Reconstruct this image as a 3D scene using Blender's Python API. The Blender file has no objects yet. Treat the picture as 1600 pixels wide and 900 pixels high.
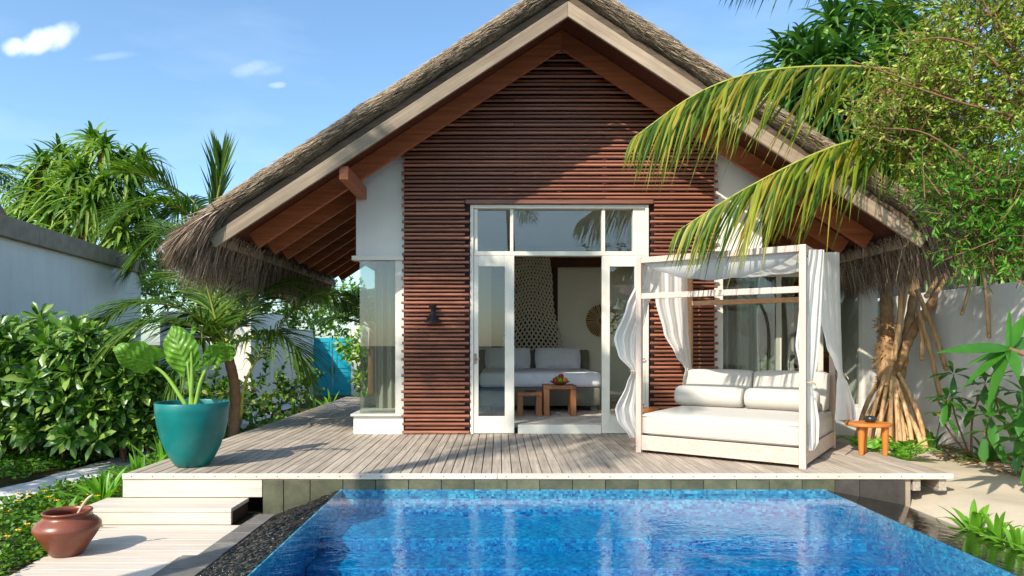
import bpy, math, random
import numpy as np
from mathutils import Vector, Matrix
random.seed(7); RG = np.random.default_rng(7)
sc = bpy.context.scene
COL = sc.collection
rad = math.radians
# ---------------------------------------------------------------- camera, sun, sky, exposure
F, H, U0, V0 = 1050.0, 1.2, 780.0, 537.0
cam = bpy.data.cameras.new('camera'); camo = bpy.data.objects.new('camera', cam); COL.objects.link(camo)
camo.location = (0, 0, H); camo.rotation_euler = (rad(90), 0, 0)
cam.sensor_width = 36; cam.lens = F/1600*36
cam.shift_x = 20/1600; cam.shift_y = 87/1600
cam.clip_start = .05; cam.clip_end = 3000
sc.camera = camo
SUN_AZ, SUN_EL = 36.0, 39.0          # light travels towards +X*sin, +Y*cos
sd = Vector((math.sin(rad(SUN_AZ))*math.cos(rad(SUN_EL)), math.cos(rad(SUN_AZ))*math.cos(rad(SUN_EL)), -math.sin(rad(SUN_EL))))
sun = bpy.data.lights.new('sun', 'SUN'); sun.energy = 3.45; sun.angle = rad(.55); sun.color = (1, .93, .82)
suno = bpy.data.objects.new('sun', sun); COL.objects.link(suno); suno.rotation_euler = sd.to_track_quat('-Z', 'Y').to_euler(); suno.location = (-20, -25, 30)
W = bpy.data.worlds.new('World'); sc.world = W; W.use_nodes = True
def world():
    nt = W.node_tree; nt.nodes.clear(); n = nt.nodes.new; l = nt.links.new
    out = n('ShaderNodeOutputWorld'); bg = n('ShaderNodeBackground'); bg.inputs[1].default_value = .15
    sky = n('ShaderNodeTexSky'); sky.sky_type = 'NISHITA'; sky.sun_disc = False
    sky.sun_elevation = rad(SUN_EL); sky.sun_rotation = rad(180+SUN_AZ); sky.air_density = 1.0; sky.dust_density = 1.0; sky.ozone_density = 1.5
    tc = n('ShaderNodeTexCoord'); sep = n('ShaderNodeSeparateXYZ'); l(tc.outputs['Generated'], sep.inputs[0])
    def math_(op, a, b=None, c=None):
        m = n('ShaderNodeMath'); m.operation = op
        for i, q in enumerate((a, b, c)):
            if q is None: continue
            if isinstance(q, (int, float)): m.inputs[i].default_value = q
            else: l(q, m.inputs[i])
        return m.outputs[0]
    ysafe = math_('MAXIMUM', sep.outputs[1], .05)
    u = math_('DIVIDE', sep.outputs[0], ysafe); v = math_('DIVIDE', sep.outputs[2], ysafe)
    comb = n('ShaderNodeCombineXYZ'); l(u, comb.inputs[0]); l(v, comb.inputs[1])
    nz = n('ShaderNodeTexNoise'); nz.inputs['Scale'].default_value = 38; nz.inputs['Detail'].default_value = 6; l(comb.outputs[0], nz.inputs['Vector'])
    nzc = math_('SUBTRACT', nz.outputs[0], .5)
    mask = None
    for (cu, cv, ru, rv, ang, dens) in ((-.683, .450, .040, .0175, 24, .92), (-.655, .458, .03, .018, 30, .6), (-.72, .442, .02, .014, 10, .7), (-.33, .385, .014, .005, 5, .22), (-.345, .406, .03, .008, 8, .12), (-.575, .428, .04, .006, 6, .12), (-.37, .41, .035, .012, 12, .2)):
        a = rad(ang); du = math_('SUBTRACT', u, cu); dv = math_('SUBTRACT', v, cv)
        p = math_('ADD', math_('MULTIPLY', du, math.cos(a)/ru), math_('MULTIPLY', dv, math.sin(a)/ru))
        q = math_('ADD', math_('MULTIPLY', du, -math.sin(a)/rv), math_('MULTIPLY', dv, math.cos(a)/rv))
        r2 = math_('ADD', math_('MULTIPLY', p, p), math_('MULTIPLY', q, q))
        e = math_('ADD', math_('SUBTRACT', 1.0, r2), math_('MULTIPLY', nzc, 1.7))
        mr = n('ShaderNodeMapRange'); mr.interpolation_type = 'SMOOTHSTEP'; l(e, mr.inputs[0]); mr.inputs[1].default_value = -.5; mr.inputs[2].default_value = 1.5; mr.inputs[4].default_value = dens
        mask = mr.outputs[0] if mask is None else math_('MAXIMUM', mask, mr.outputs[0])
    # faint high streaks all round the sky
    mp = n('ShaderNodeMapping'); mp.inputs['Scale'].default_value = (3, 3, 11); l(tc.outputs['Generated'], mp.inputs[0])
    n2 = n('ShaderNodeTexNoise'); n2.inputs['Scale'].default_value = 1.6; n2.inputs['Detail'].default_value = 7; l(mp.outputs[0], n2.inputs['Vector'])
    mr2 = n('ShaderNodeMapRange'); l(n2.outputs[0], mr2.inputs[0]); mr2.inputs[1].default_value = .5; mr2.inputs[2].default_value = .85; mr2.inputs[4].default_value = .10
    mask = math_('MAXIMUM', mask, mr2.outputs[0])
    front = math_('GREATER_THAN', sep.outputs[1], -2)
    mix = n('ShaderNodeMix'); mix.data_type = 'RGBA'; l(math_('MULTIPLY', mask, front), mix.inputs[0])
    tint = n('ShaderNodeMix'); tint.data_type = 'RGBA'; tint.blend_type = 'MULTIPLY'; tint.inputs[0].default_value = 1; l(sky.outputs[0], tint.inputs[6]); tint.inputs[7].default_value = (.77, .925, .975, 1); l(tint.outputs[2], mix.inputs[6]); mix.inputs[7].default_value = (6.2, 6.4, 6.7, 1)
    l(mix.outputs[2], bg.inputs[0]); l(bg.outputs[0], out.inputs[0])
world()
sc.view_settings.view_transform = 'Standard'; sc.view_settings.look = 'None'; sc.view_settings.gamma = 1.0; sc.view_settings.exposure = 0.88
cy = sc.cycles
cy.max_bounces = 10; cy.diffuse_bounces = 5; cy.glossy_bounces = 4; cy.transmission_bounces = 6; cy.transparent_max_bounces = 24
cy.use_denoising = True; cy.caustics_reflective = False; cy.caustics_refractive = False; cy.sample_clamp_indirect = 6
# ---------------------------------------------------------------- helpers
def at(u, v, d): return Vector(((u-U0)*d/F, d, H-(v-V0)*d/F))
def lin(r, g, b, k=1.0):
    f = lambda c: (c/255/12.92 if c <= 10.3 else ((c/255+.055)/1.055)**2.4)*k
    return (f(r), f(g), f(b), 1)
def link(name, me, parent=None, kind=None, label=None, cat=None, group=None, loc=None):
    o = bpy.data.objects.new(name, me); COL.objects.link(o)
    if parent is not None:
        o.parent = parent
        o.matrix_parent_inverse = Matrix.Translation(-parent_world(parent))
    if loc is not None: o.location = loc
    tag(o, label, cat, group, kind)
    return o
WL = {}
def parent_world(p): return WL.get(p.name, Vector((0, 0, 0)))
def tag(o, label=None, cat=None, group=None, kind=None):
    if label: o['label'] = label
    if cat: o['category'] = cat
    if group: o['group'] = group
    if kind: o['kind'] = kind
    return o
def thing(name, label, cat, loc=(0, 0, 0), group=None, kind=None):
    o = bpy.data.objects.new(name, None); COL.objects.link(o); o.location = loc; o.empty_display_size = .1
    WL[o.name] = Vector(loc)
    return tag(o, label, cat, group, kind)
def fastmesh(name, V, Q, smooth=False):
    V = np.asarray(V, dtype=np.float32); Q = np.asarray(Q, dtype=np.int32)
    me = bpy.data.meshes.new(name); k = Q.shape[1]
    me.vertices.add(len(V)); me.vertices.foreach_set('co', V.ravel())
    me.loops.add(Q.size); me.loops.foreach_set('vertex_index', Q.ravel())
    me.polygons.add(len(Q)); me.polygons.foreach_set('loop_start', np.arange(len(Q), dtype=np.int32)*k)
    me.polygons.foreach_set('loop_total', np.full(len(Q), k, dtype=np.int32))
    if smooth: me.polygons.foreach_set('use_smooth', np.ones(len(Q), dtype=bool))
    me.update(calc_edges=True)
    return me
def fast(name, V, Q, mat, parent=None, smooth=False, **kw):
    me = fastmesh(name, V, Q, smooth); me.materials.append(mat)
    return link(name, me, parent, **kw)
class MB:
    def __init__(s): s.v = []; s.f = []
    def add(s, vs, fs):
        b = len(s.v); s.v += [tuple(v) for v in vs]; s.f += [tuple(i+b for i in f) for f in fs]; return s
    def hexa(s, p):   # 8 points: bottom 4 (ccw) then top 4
        return s.add(p, [(3, 2, 1, 0), (4, 5, 6, 7), (0, 1, 5, 4), (1, 2, 6, 5), (2, 3, 7, 6), (3, 0, 4, 7)])
    def box(s, x0, x1, y0, y1, z0, z1):
        return s.hexa([(x0, y0, z0), (x1, y0, z0), (x1, y1, z0), (x0, y1, z0), (x0, y0, z1), (x1, y0, z1), (x1, y1, z1), (x0, y1, z1)])
    def prism(s, poly, y0, y1):   # poly of (x,z), extruded along y
        n = len(poly); vs = [(x, y0, z) for x, z in poly]+[(x, y1, z) for x, z in poly]
        return s.add(vs, [tuple(range(n)), tuple(range(2*n-1, n-1, -1))]+[(i, i+n, (i+1) % n+n, (i+1) % n) for i in range(n)])
    def prismz(s, poly, z0, z1):
        n = len(poly); vs = [(x, y, z0) for x, y in poly]+[(x, y, z1) for x, y in poly]
        return s.add(vs, [tuple(range(n-1, -1, -1)), tuple(range(n, 2*n))]+[(i, (i+1) % n, (i+1) % n+n, i+n) for i in range(n)])
    def tube(s, pts, r, n=8, caps=True):
        pts = [Vector(p) for p in pts]; m = len(pts)
        if not hasattr(r, '__len__'): r = [r]*m
        up = Vector((0, 0, 1)); vs = []
        a = None
        for i, p in enumerate(pts):
            t = (pts[min(i+1, m-1)]-pts[max(i-1, 0)]).normalized()
            if a is None:
                a = t.cross(up if abs(t.z) < .9 else Vector((1, 0, 0))).normalized()
            else:
                a = (a-t*a.dot(t)).normalized()
            b = t.cross(a)
            vs += [p+(a*math.cos(2*math.pi*k/n)+b*math.sin(2*math.pi*k/n))*r[i] for k in range(n)]
        fs = [(i*n+k, i*n+(k+1) % n, (i+1)*n+(k+1) % n, (i+1)*n+k) for i in range(m-1) for k in range(n)]
        if caps: fs += [tuple(range(n-1, -1, -1)), tuple(range((m-1)*n, m*n))]
        return s.add(vs, fs)
    def lathe(s, prof, n=32, c=(0, 0, 0), sx=1, sy=1):
        m = len(prof)
        vs = [(c[0]+r*sx*math.cos(2*math.pi*k/n), c[1]+r*sy*math.sin(2*math.pi*k/n), c[2]+z) for r, z in prof for k in range(n)]
        fs = [(i*n+k, i*n+(k+1) % n, (i+1)*n+(k+1) % n, (i+1)*n+k) for i in range(m-1) for k in range(n)]
        return s.add(vs, fs)
    def sphere(s, c, r, n=12, m=8):
        prof = [(max(1e-4, math.sin(math.pi*i/m)), -math.cos(math.pi*i/m)) for i in range(m+1)]
        if not hasattr(r, '__len__'): r = (r, r, r)
        vs = [(c[0]+r[0]*q*math.cos(2*math.pi*k/n), c[1]+r[1]*q*math.sin(2*math.pi*k/n), c[2]+r[2]*z) for q, z in prof for k in range(n)]
        return s.add(vs, [(i*n+k, i*n+(k+1) % n, (i+1)*n+(k+1) % n, (i+1)*n+k) for i in range(m) for k in range(n)])
    def mesh(s, name, smooth=False):
        me = bpy.data.meshes.new(name); me.from_pydata(s.v, [], s.f)
        if smooth: me.polygons.foreach_set('use_smooth', np.ones(len(s.f), dtype=bool))
        me.update(); return me
    def build(s, name, mat, parent=None, smooth=False, bevel=0, sub=0, **kw):
        me = s.mesh(name, smooth); me.materials.append(mat)
        o = link(name, me, parent, **kw)
        if bevel:
            b = o.modifiers.new('bevel', 'BEVEL'); b.width = bevel; b.segments = 2; b.limit_method = 'ANGLE'
        if sub:
            q = o.modifiers.new('subsurf', 'SUBSURF'); q.levels = sub; q.render_levels = sub
        return o
def spline(P, n):
    P = [Vector(p) for p in P]; Q = [P[0]*2-P[1]]+P+[P[-1]*2-P[-2]]; out = []
    m = len(P)-1
    for i in range(n):
        t = i/(n-1)*m; k = min(int(t), m-1); t -= k
        a, b, c, d = Q[k:k+4]
        out.append(.5*((2*b)+(c-a)*t+(2*a-5*b+4*c-d)*t*t+(3*b-a-3*c+d)*t*t*t))
    return out
# ---------------------------------------------------------------- materials
def NM(name):
    m = bpy.data.materials.new(name); m.use_nodes = True; nt = m.node_tree
    return m, nt, nt.nodes['Principled BSDF']
class G:
    def __init__(s, nt): s.nt = nt
    def n(s, t, **kw):
        x = s.nt.nodes.new('ShaderNode'+t)
        for k, v in kw.items():
            if k.startswith('i_'):
                key = k[2:].replace('_', ' '); x.inputs[key].default_value = v
            else: setattr(x, k, v)
        return x
    def l(s, a, b): s.nt.links.new(a, b)
    def math(s, op, a, b=None):
        m = s.n('Math', operation=op)
        for i, q in enumerate((a, b)):
            if q is None: continue
            if isinstance(q, (int, float)): m.inputs[i].default_value = q
            else: s.l(q, m.inputs[i])
        return m.outputs[0]
    def ramp(s, fac, stops, interp='LINEAR'):
        r = s.n('ValToRGB'); cr = r.color_ramp; cr.interpolation = interp
        while len(cr.elements) < len(stops): cr.elements.new(.5)
        for e, (p, c) in zip(cr.elements, stops): e.position = p; e.color = c
        s.l(fac, r.inputs[0]); return r.outputs[0]
    def mix(s, fac, a, b, mode='MIX'):
        m = s.n('Mix', data_type='RGBA', blend_type=mode)
        for i, q in ((0, fac), (6, a), (7, b)):
            if isinstance(q, (int, float, tuple)): m.inputs[i].default_value = q
            else: s.l(q, m.inputs[i])
        return m.outputs[2]
    def coords(s, scale=(1, 1, 1), rnd=True, which='Object'):
        tc = s.n('TexCoord'); v = tc.outputs[which]
        if rnd:
            oi = s.n('ObjectInfo'); k = s.math('MULTIPLY', oi.outputs['Random'], 37.0)
            va = s.n('VectorMath', operation='ADD'); s.l(v, va.inputs[0]); s.l(k, va.inputs[1]); v = va.outputs[0]
        mp = s.n('Mapping'); mp.inputs['Scale'].default_value = scale; s.l(v, mp.inputs[0]); return mp.outputs[0]
    def noise(s, vec, scale, detail=4, rough=.55):
        x = s.n('TexNoise'); x.inputs['Scale'].default_value = scale; x.inputs['Detail'].default_value = detail; x.inputs['Roughness'].default_value = rough
        s.l(vec, x.inputs['Vector']); return x.outputs[0]
    def bump(s, h, b, strength=.3, dist=.01):
        x = s.n('Bump'); x.inputs['Strength'].default_value = strength; x.inputs['Distance'].default_value = dist
        s.l(h, x.inputs['Height']); s.l(x.outputs[0], b.inputs['Normal']); return x.outputs[0]
def setb(b, rough=.6, spec=.5, **kw):
    b.inputs['Roughness'].default_value = rough; b.inputs['Specular IOR Level'].default_value = spec
    for k, v in kw.items(): b.inputs[k.replace('_', ' ')].default_value = v
def wood(name, c1, c2, axis=0, rough=.6, rnd=.3, bump=.25, grain=40, spec=.3, stain=0):
    m, nt, b = NM(name); g = G(nt); setb(b, rough, spec)
    s = [grain]*3; s[axis] = grain*.045
    v = g.coords(tuple(s)); a = g.noise(v, 1.0, 6, .65)
    c = g.ramp(a, [(.3, c1), (.7, c2)])
    oi = g.n('ObjectInfo'); k = g.math('ADD', g.math('MULTIPLY', oi.outputs['Random'], rnd), 1-rnd/2)
    hs = g.n('HueSaturation'); g.l(c, hs.inputs['Color']); g.l(k, hs.inputs['Value'])
    hs.inputs['Hue'].default_value = .5
    col = hs.outputs[0]
    if stain:
        w = g.noise(g.coords((1, 1, 1), False), 2.3, 5, .6)
        col = g.mix(g.math('MULTIPLY', g.ramp(w, [(.45, (0, 0, 0, 1)), (.75, (1, 1, 1, 1))]), stain), col, (.12, .09, .07, 1))
    g.l(col, b.inputs['Base Color']); g.bump(a, b, bump, .003); return m
def plain(name, c, rough=.6, spec=.4, nscale=6, var=.12, bump=.1, bscale=60, **kw):
    m, nt, b = NM(name); g = G(nt); setb(b, rough, spec, **kw)
    v = g.coords((1, 1, 1), False); a = g.noise(v, nscale, 5, .6)
    d = tuple(x*(1-var) for x in c[:3])+(1,)
    l_ = tuple(min(1, x*(1+var*.5)) for x in c[:3])+(1,)
    g.l(g.ramp(a, [(.3, d), (.7, l_)]), b.inputs['Base Color'])
    if bump: g.bump(g.noise(v, bscale, 3), b, bump, .004)
    return m
def leafmat(name, cols, trans=.3, rough=.42, spec=.4, tcol=None):
    m, nt, b = NM(name); g = G(nt); setb(b, rough, spec)
    geo = g.n('NewGeometry'); n = len(cols)
    c = g.ramp(geo.outputs['Random Per Island'], [(i/(n-1), x) for i, x in enumerate(cols)])
    w = g.noise(g.coords((1, 1, 1), False), 7, 3)
    c = g.mix(.5, c, g.mix(1.0, c, g.ramp(w, [(.3, (.75, .75, .75, 1)), (.7, (1.25, 1.25, 1.1, 1))]), 'MULTIPLY'))
    g.l(c, b.inputs['Base Color'])
    t = g.n('BsdfTranslucent'); g.l(g.mix(1.0, c, tcol or (1.5, 1.7, .6, 1), 'MULTIPLY'), t.inputs[0])
    ms = g.n('MixShader'); ms.inputs[0].default_value = trans; g.l(b.outputs[0], ms.inputs[1]); g.l(t.outputs[0], ms.inputs[2])
    g.l(ms.outputs[0], nt.nodes['Material Output'].inputs[0]); return m
def L3(*a): return [lin(*x) for x in a]
MT = {}
MT['deck'] = wood('weathered_deck', lin(142, 129, 114), lin(194, 180, 163), 1, .7, .26, .5, 34, .25, .35)
MT['deckx'] = wood('bleached_step_wood', lin(190, 175, 158), lin(216, 203, 188), 0, .65, .12, .25, 30, .3, .05)
MT['slat'] = wood('red_brown_slat', lin(114, 69, 51), lin(168, 108, 83), 0, .42, .7, .2, 40, .45)
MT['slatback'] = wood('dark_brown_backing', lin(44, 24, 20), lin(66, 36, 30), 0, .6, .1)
MT['barge'] = wood('pale_weathered_board', lin(140, 118, 96), lin(184, 160, 134), 0, .7, .12, .35, 22, .2, .3)
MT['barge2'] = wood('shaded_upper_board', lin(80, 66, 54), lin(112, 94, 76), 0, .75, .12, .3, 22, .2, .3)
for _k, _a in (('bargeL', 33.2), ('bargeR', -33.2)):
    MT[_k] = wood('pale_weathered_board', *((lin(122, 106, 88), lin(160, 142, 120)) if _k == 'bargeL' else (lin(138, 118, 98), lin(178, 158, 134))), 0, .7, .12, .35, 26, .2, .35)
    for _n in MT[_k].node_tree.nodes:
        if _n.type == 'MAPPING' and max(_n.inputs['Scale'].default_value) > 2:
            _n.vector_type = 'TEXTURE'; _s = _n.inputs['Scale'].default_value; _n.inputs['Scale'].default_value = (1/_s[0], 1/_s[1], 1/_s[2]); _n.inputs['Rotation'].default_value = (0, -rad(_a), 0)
MT['rafter'] = wood('orange_brown_rafter', lin(144, 78, 48), lin(184, 108, 68), 0, .5, .25, .2, 26, .3)
MT['ceil'] = wood('brown_roof_board', lin(70, 36, 26), lin(104, 56, 38), 0, .6, .1, .2, 30)
MT['plaster'] = plain('white_plaster', lin(224, 219, 208), .85, .2, 1.6, .05, .12, 45)
MT['plaster2'] = plain('garden_wall_plaster', lin(226, 222, 212), .85, .2, 1.2, .1, .15, 30)
def m_wall(name, c):
    m, nt, b = NM(name); g = G(nt); setb(b, .88, .15)
    a = g.noise(g.coords((1, 1, 1), False), 1.3, 5, .6); st = g.noise(g.coords((5, 5, .35), False), 1, 4, .6); f = g.noise(g.coords((1, 1, 1), False), 11, 5, .65)
    col = g.ramp(a, [(.3, tuple(x*.9 for x in c[:3])+(1,)), (.7, c)])
    col = g.mix(g.math('MULTIPLY', g.ramp(st, [(.5, (0, 0, 0, 1)), (.8, (1, 1, 1, 1))]), .12), col, (.36, .34, .29, 1))
    col = g.mix(g.math('MULTIPLY', g.ramp(f, [(.58, (0, 0, 0, 1)), (.78, (1, 1, 1, 1))]), .22), col, (.4, .38, .32, 1))
    g.l(col, b.inputs['Base Color']); g.bump(g.noise(g.coords((1, 1, 1), False), 30, 5), b, .2, .006); return m
MT['plaster2'] = m_wall('garden_wall_plaster', lin(238, 235, 228))
MT['paint'] = plain('cream_painted_wood', lin(216, 209, 194), .45, .4, 8, .06, .05, 80)
MT['bedwood'] = wood('whitewashed_wood', lin(186, 163, 146), lin(210, 190, 174), 0, .6, .1, .15, 26, .25)
MT['bedwoodz'] = wood('whitewashed_post', lin(186, 163, 146), lin(210, 190, 174), 2, .6, .1, .15, 26, .25)
MT['tan'] = wood('tan_wood', lin(176, 130, 92), lin(206, 160, 120), 0, .6, .1, .15, 26, .25)
MT['teak'] = wood('orange_teak', lin(176, 98, 34), lin(214, 132, 58), 0, .35, .15, .15, 26, .5)
MT['teakz'] = wood('orange_teak_leg', lin(176, 98, 34), lin(214, 132, 58), 2, .35, .15, .15, 26, .5)
MT['stoolwood'] = wood('brown_stool_wood', lin(130, 78, 46), lin(172, 110, 68), 2, .5, .15, .15, 26, .4)
MT['cap'] = plain('grey_wall_cap', lin(158, 142, 124), .8, .2, 5, .25, .25, 25)
MT['black'] = plain('black_metal', lin(38, 34, 32), .45, .4, 8, .1, .05)
MT['bowl'] = plain('dark_glazed_bowl', lin(40, 42, 48), .25, .6, 8, .2, 0)
MT['soil'] = plain('dark_soil', lin(62, 48, 38), .95, .1, 14, .4, .8, 40)
MT['cushion'] = plain('ivory_cushion', lin(186, 180, 170), .9, .15, 5, .03, .5, 9, Sheen_Weight=.15)
MT['linen'] = plain('grey_linen', lin(242, 236, 240), .9, .15, 12, .05, .2, 250)
MT['beddark'] = plain('grey_bed_base', lin(120, 116, 104), .8, .2, 8, .1, .1)
MT['beige'] = plain('beige_room_wall', lin(236, 226, 208), .9, .2, 2, .04, .1)
MT['rope'] = plain('cream_rope', lin(214, 202, 180), .9, .1, 30, .15, .3, 120)
MT['tie'] = plain('tan_tie_cord', lin(196, 176, 146), .9, .1, 30, .1, .2, 120)
MT['rootbark'] = wood('tan_prop_root', lin(156, 118, 80), lin(222, 184, 136), 2, .8, .3, .6, 30, .15)
MT['dbark'] = plain('brown_scaly_bark', lin(166, 130, 92), .9, .1, 9, .45, 1.0, 38)
MT['palmbark'] = plain('grey_brown_palm_trunk', lin(160, 120, 92), .85, .15, 10, .3, .7, 30)
MT['twig'] = plain('reddish_twig', lin(128, 92, 70), .8, .2, 8, .25, .3)
MT['stem'] = plain('green_stem', lin(132, 168, 62), .5, .4, 8, .15, .1)
MT['rach'] = plain('yellow_green_rachis', lin(158, 160, 66), .5, .4, 8, .2, .1)
MT['plast_in'] = plain('cream_room_ceiling', lin(226, 222, 212), .9, .2, 2, .04, 0)
def m_curtain(name, c, t=.45):
    m, nt, b = NM(name); g = G(nt); setb(b, .9, .1); b.inputs['Base Color'].default_value = c
    x = g.n('BsdfTranslucent'); x.inputs[0].default_value = c
    ms = g.n('MixShader'); ms.inputs[0].default_value = t; g.l(b.outputs[0], ms.inputs[1]); g.l(x.outputs[0], ms.inputs[2])
    g.bump(g.noise(g.coords((1, 1, .3), False), 24, 3), b, .3, .01)
    g.l(ms.outputs[0], nt.nodes['Material Output'].inputs[0]); return m
MT['curtain'] = m_curtain('white_voile', lin(236, 234, 229), .42)
MT['greycurtain'] = m_curtain('grey_curtain', lin(190, 184, 170), .3)
def m_glass(name, tint, ior):
    m, nt, b = NM(name); g = G(nt); nt.nodes.remove(b)
    fr = g.n('Fresnel'); fr.inputs[0].default_value = ior
    t = g.n('BsdfTransparent'); t.inputs[0].default_value = tint
    gl = g.n('BsdfGlossy'); gl.inputs['Roughness'].default_value = .0; gl.inputs[0].default_value = (1, 1, 1, 1)
    geo = g.n('NewGeometry'); f = g.math('MULTIPLY', fr.outputs[0], g.math('SUBTRACT', 1.0, geo.outputs['Backfacing']))
    ms = g.n('MixShader'); g.l(f, ms.inputs[0]); g.l(t.outputs[0], ms.inputs[1]); g.l(gl.outputs[0], ms.inputs[2])
    g.l(ms.outputs[0], nt.nodes['Material Output'].inputs[0]); return m
MT['glass'] = m_glass('window_glass', (.86, .9, .88, 1), 1.9)
def m_water():
    m, nt, b = NM('pool_water'); g = G(nt); nt.nodes.remove(b)
    v = g.coords((1, 1, 1), False)
    d = g.noise(v, 1.4, 2); va = g.n('VectorMath', operation='MULTIPLY_ADD'); g.l(v, va.inputs[0]); va.inputs[1].default_value = (.8, 1.25, 1)
    g.l(d, va.inputs[2])
    a = g.noise(va.outputs[0], 5.5, 3, .55); a2 = g.noise(va.outputs[0], 26, 2, .5)
    h = g.math('ADD', a, g.math('MULTIPLY', a2, .5))
    bp = g.n('Bump'); bp.inputs['Strength'].default_value = .32; bp.inputs['Distance'].default_value = .010; g.l(h, bp.inputs['Height'])
    fr = g.n('Fresnel'); fr.inputs[0].default_value = 2.2; g.l(bp.outputs[0], fr.inputs[1])
    t = g.n('BsdfTransparent'); t.inputs[0].default_value = (.97, .99, 1, 1)
    gl = g.n('BsdfGlossy'); gl.inputs['Roughness'].default_value = .02; g.l(bp.outputs[0], gl.inputs['Normal'])
    geo = g.n('NewGeometry'); sp = g.n('SeparateXYZ'); g.l(geo.outputs['True Normal'], sp.inputs[0])
    f = g.math('MULTIPLY', g.math('MULTIPLY', fr.outputs[0], g.math('SUBTRACT', 1.0, geo.outputs['Backfacing'])), g.math('GREATER_THAN', sp.outputs[2], .5))
    ms = g.n('MixShader'); g.l(f, ms.inputs[0]); g.l(t.outputs[0], ms.inputs[1]); g.l(gl.outputs[0], ms.inputs[2])
    g.l(ms.outputs[0], nt.nodes['Material Output'].inputs[0])
    va_ = g.n('VolumeAbsorption'); va_.inputs[0].default_value = (.05, .86, .95, 1); va_.inputs[1].default_value = 2.7
    g.l(va_.outputs[0], nt.nodes['Material Output'].inputs['Volume']); return m
MT['water'] = m_water()
def m_tile():
    m, nt, b = NM('blue_mosaic'); g = G(nt); setb(b, .3, .4)
    v = g.coords((1, 1, 1), False); T = 1/.024
    w = g.n('TexNoise'); w.inputs['Scale'].default_value = 62; w.inputs['Detail'].default_value = 2; g.l(v, w.inputs['Vector'])
    va = g.n('VectorMath', operation='MULTIPLY_ADD'); g.l(w.outputs['Color'], va.inputs[0]); va.inputs[1].default_value = (.07, .07, .0); g.l(v, va.inputs[2])
    sc_ = g.n('VectorMath', operation='MULTIPLY'); g.l(va.outputs[0], sc_.inputs[0]); sc_.inputs[1].default_value = (T, T, T)
    ad = g.n('VectorMath', operation='ADD'); g.l(sc_.outputs[0], ad.inputs[0]); ad.inputs[1].default_value = (.47, .47, .47)
    fl = g.n('VectorMath', operation='FLOOR'); g.l(ad.outputs[0], fl.inputs[0])
    wn = g.n('TexWhiteNoise'); g.l(fl.outputs[0], wn.inputs['Vector'])
    c = g.ramp(wn.outputs['Value'], [(0, lin(4, 62, 128)), (.12, lin(10, 98, 154)), (.35, lin(22, 130, 170)), (.7, lin(46, 152, 182)), (1, lin(118, 194, 206))])
    fr = g.n('VectorMath', operation='FRACTION'); g.l(ad.outputs[0], fr.inputs[0]); sp = g.n('SeparateXYZ'); g.l(fr.outputs[0], sp.inputs[0])
    e = None
    for i in range(3):
        q = g.math('GREATER_THAN', g.math('ABSOLUTE', g.math('SUBTRACT', sp.outputs[i], .5)), .455)
        e = q if e is None else g.math('MAXIMUM', e, q)
    g.l(g.mix(g.math('MULTIPLY', e, .6), c, lin(96, 156, 178)), b.inputs['Base Color']); return m
MT['tile'] = m_tile()
def m_weir():
    m, nt, b = NM('wet_pebble_painted_glints'); g = G(nt); setb(b, .12, .4)
    v = g.coords((1, 1, 1), False)
    x = g.n('TexVoronoi'); x.inputs['Scale'].default_value = 55; g.l(v, x.inputs['Vector'])
    g.l(g.ramp(g.noise(g.coords((.7, 1.5, 1), False), 24, 3, .75), [(.42, lin(5, 5, 5)), (.56, lin(26, 25, 24)), (.68, lin(84, 79, 73))]), b.inputs['Base Color'])  # pale specks: wet pebble tone with ripple glints put into the colour
    h = g.math('ADD', g.noise(g.coords((.8, 1.7, 1), False), 30, 3), g.math('MULTIPLY', x.outputs[0], .5)); g.bump(h, b, 1.0, .022); return m
MT['weir'] = m_weir()
def m_weir2():
    m, nt, b = NM('wet_black_ledge'); g = G(nt); setb(b, .06, .16)
    v = g.coords((1, 1, 1), False)
    g.l(g.ramp(g.noise(v, 9, 4), [(.3, lin(6, 6, 6)), (.7, lin(24, 22, 20))]), b.inputs['Base Color'])
    g.bump(g.noise(g.coords((1, 1.4, 1), False), 9, 3), b, .25, .012); return m
MT['weir2'] = m_weir2()
def m_stone(name, c1, c2, rough):
    m, nt, b = NM(name); g = G(nt); setb(b, rough, .4)
    v = g.coords((1, 1, 1), True); a = g.noise(v, 5, 6, .7)
    c = g.ramp(a, [(.3, c1), (.7, c2)]); oi = g.n('ObjectInfo')
    hs = g.n('HueSaturation'); g.l(c, hs.inputs['Color']); g.l(g.math('ADD', g.math('MULTIPLY', oi.outputs['Random'], .5), .75), hs.inputs['Value'])
    g.l(hs.outputs[0], b.inputs['Base Color']); g.bump(g.noise(v, 60, 4), b, .3, .004); return m
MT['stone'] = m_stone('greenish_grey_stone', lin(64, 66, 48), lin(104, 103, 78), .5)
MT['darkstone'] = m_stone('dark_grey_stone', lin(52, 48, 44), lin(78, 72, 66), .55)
MT['coping'] = m_stone('grey_coping_stone', lin(98, 94, 90), lin(134, 128, 122), .6)
MT['sand'] = plain('white_sand', lin(186, 172, 150), .95, .1, 3, .12, .6, 60)
MT['path'] = plain('pale_sand_path', lin(206, 202, 198), .95, .1, 4, .12, .5, 60)
MT['earth'] = plain('garden_earth', lin(70, 66, 42), .95, .1, 3, .3, .6, 30)
MT['teal'] = plain('teal_glaze', lin(0, 112, 108), .38, .5, 3.5, .3, .06, 70)
MT['tealdoor'] = plain('turquoise_paint', lin(14, 160, 178), .5, .4, 6, .1, .05)
MT['terra'] = plain('red_brown_clay', lin(128, 70, 50), .34, .5, 7, .25, .12, 40)
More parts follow.
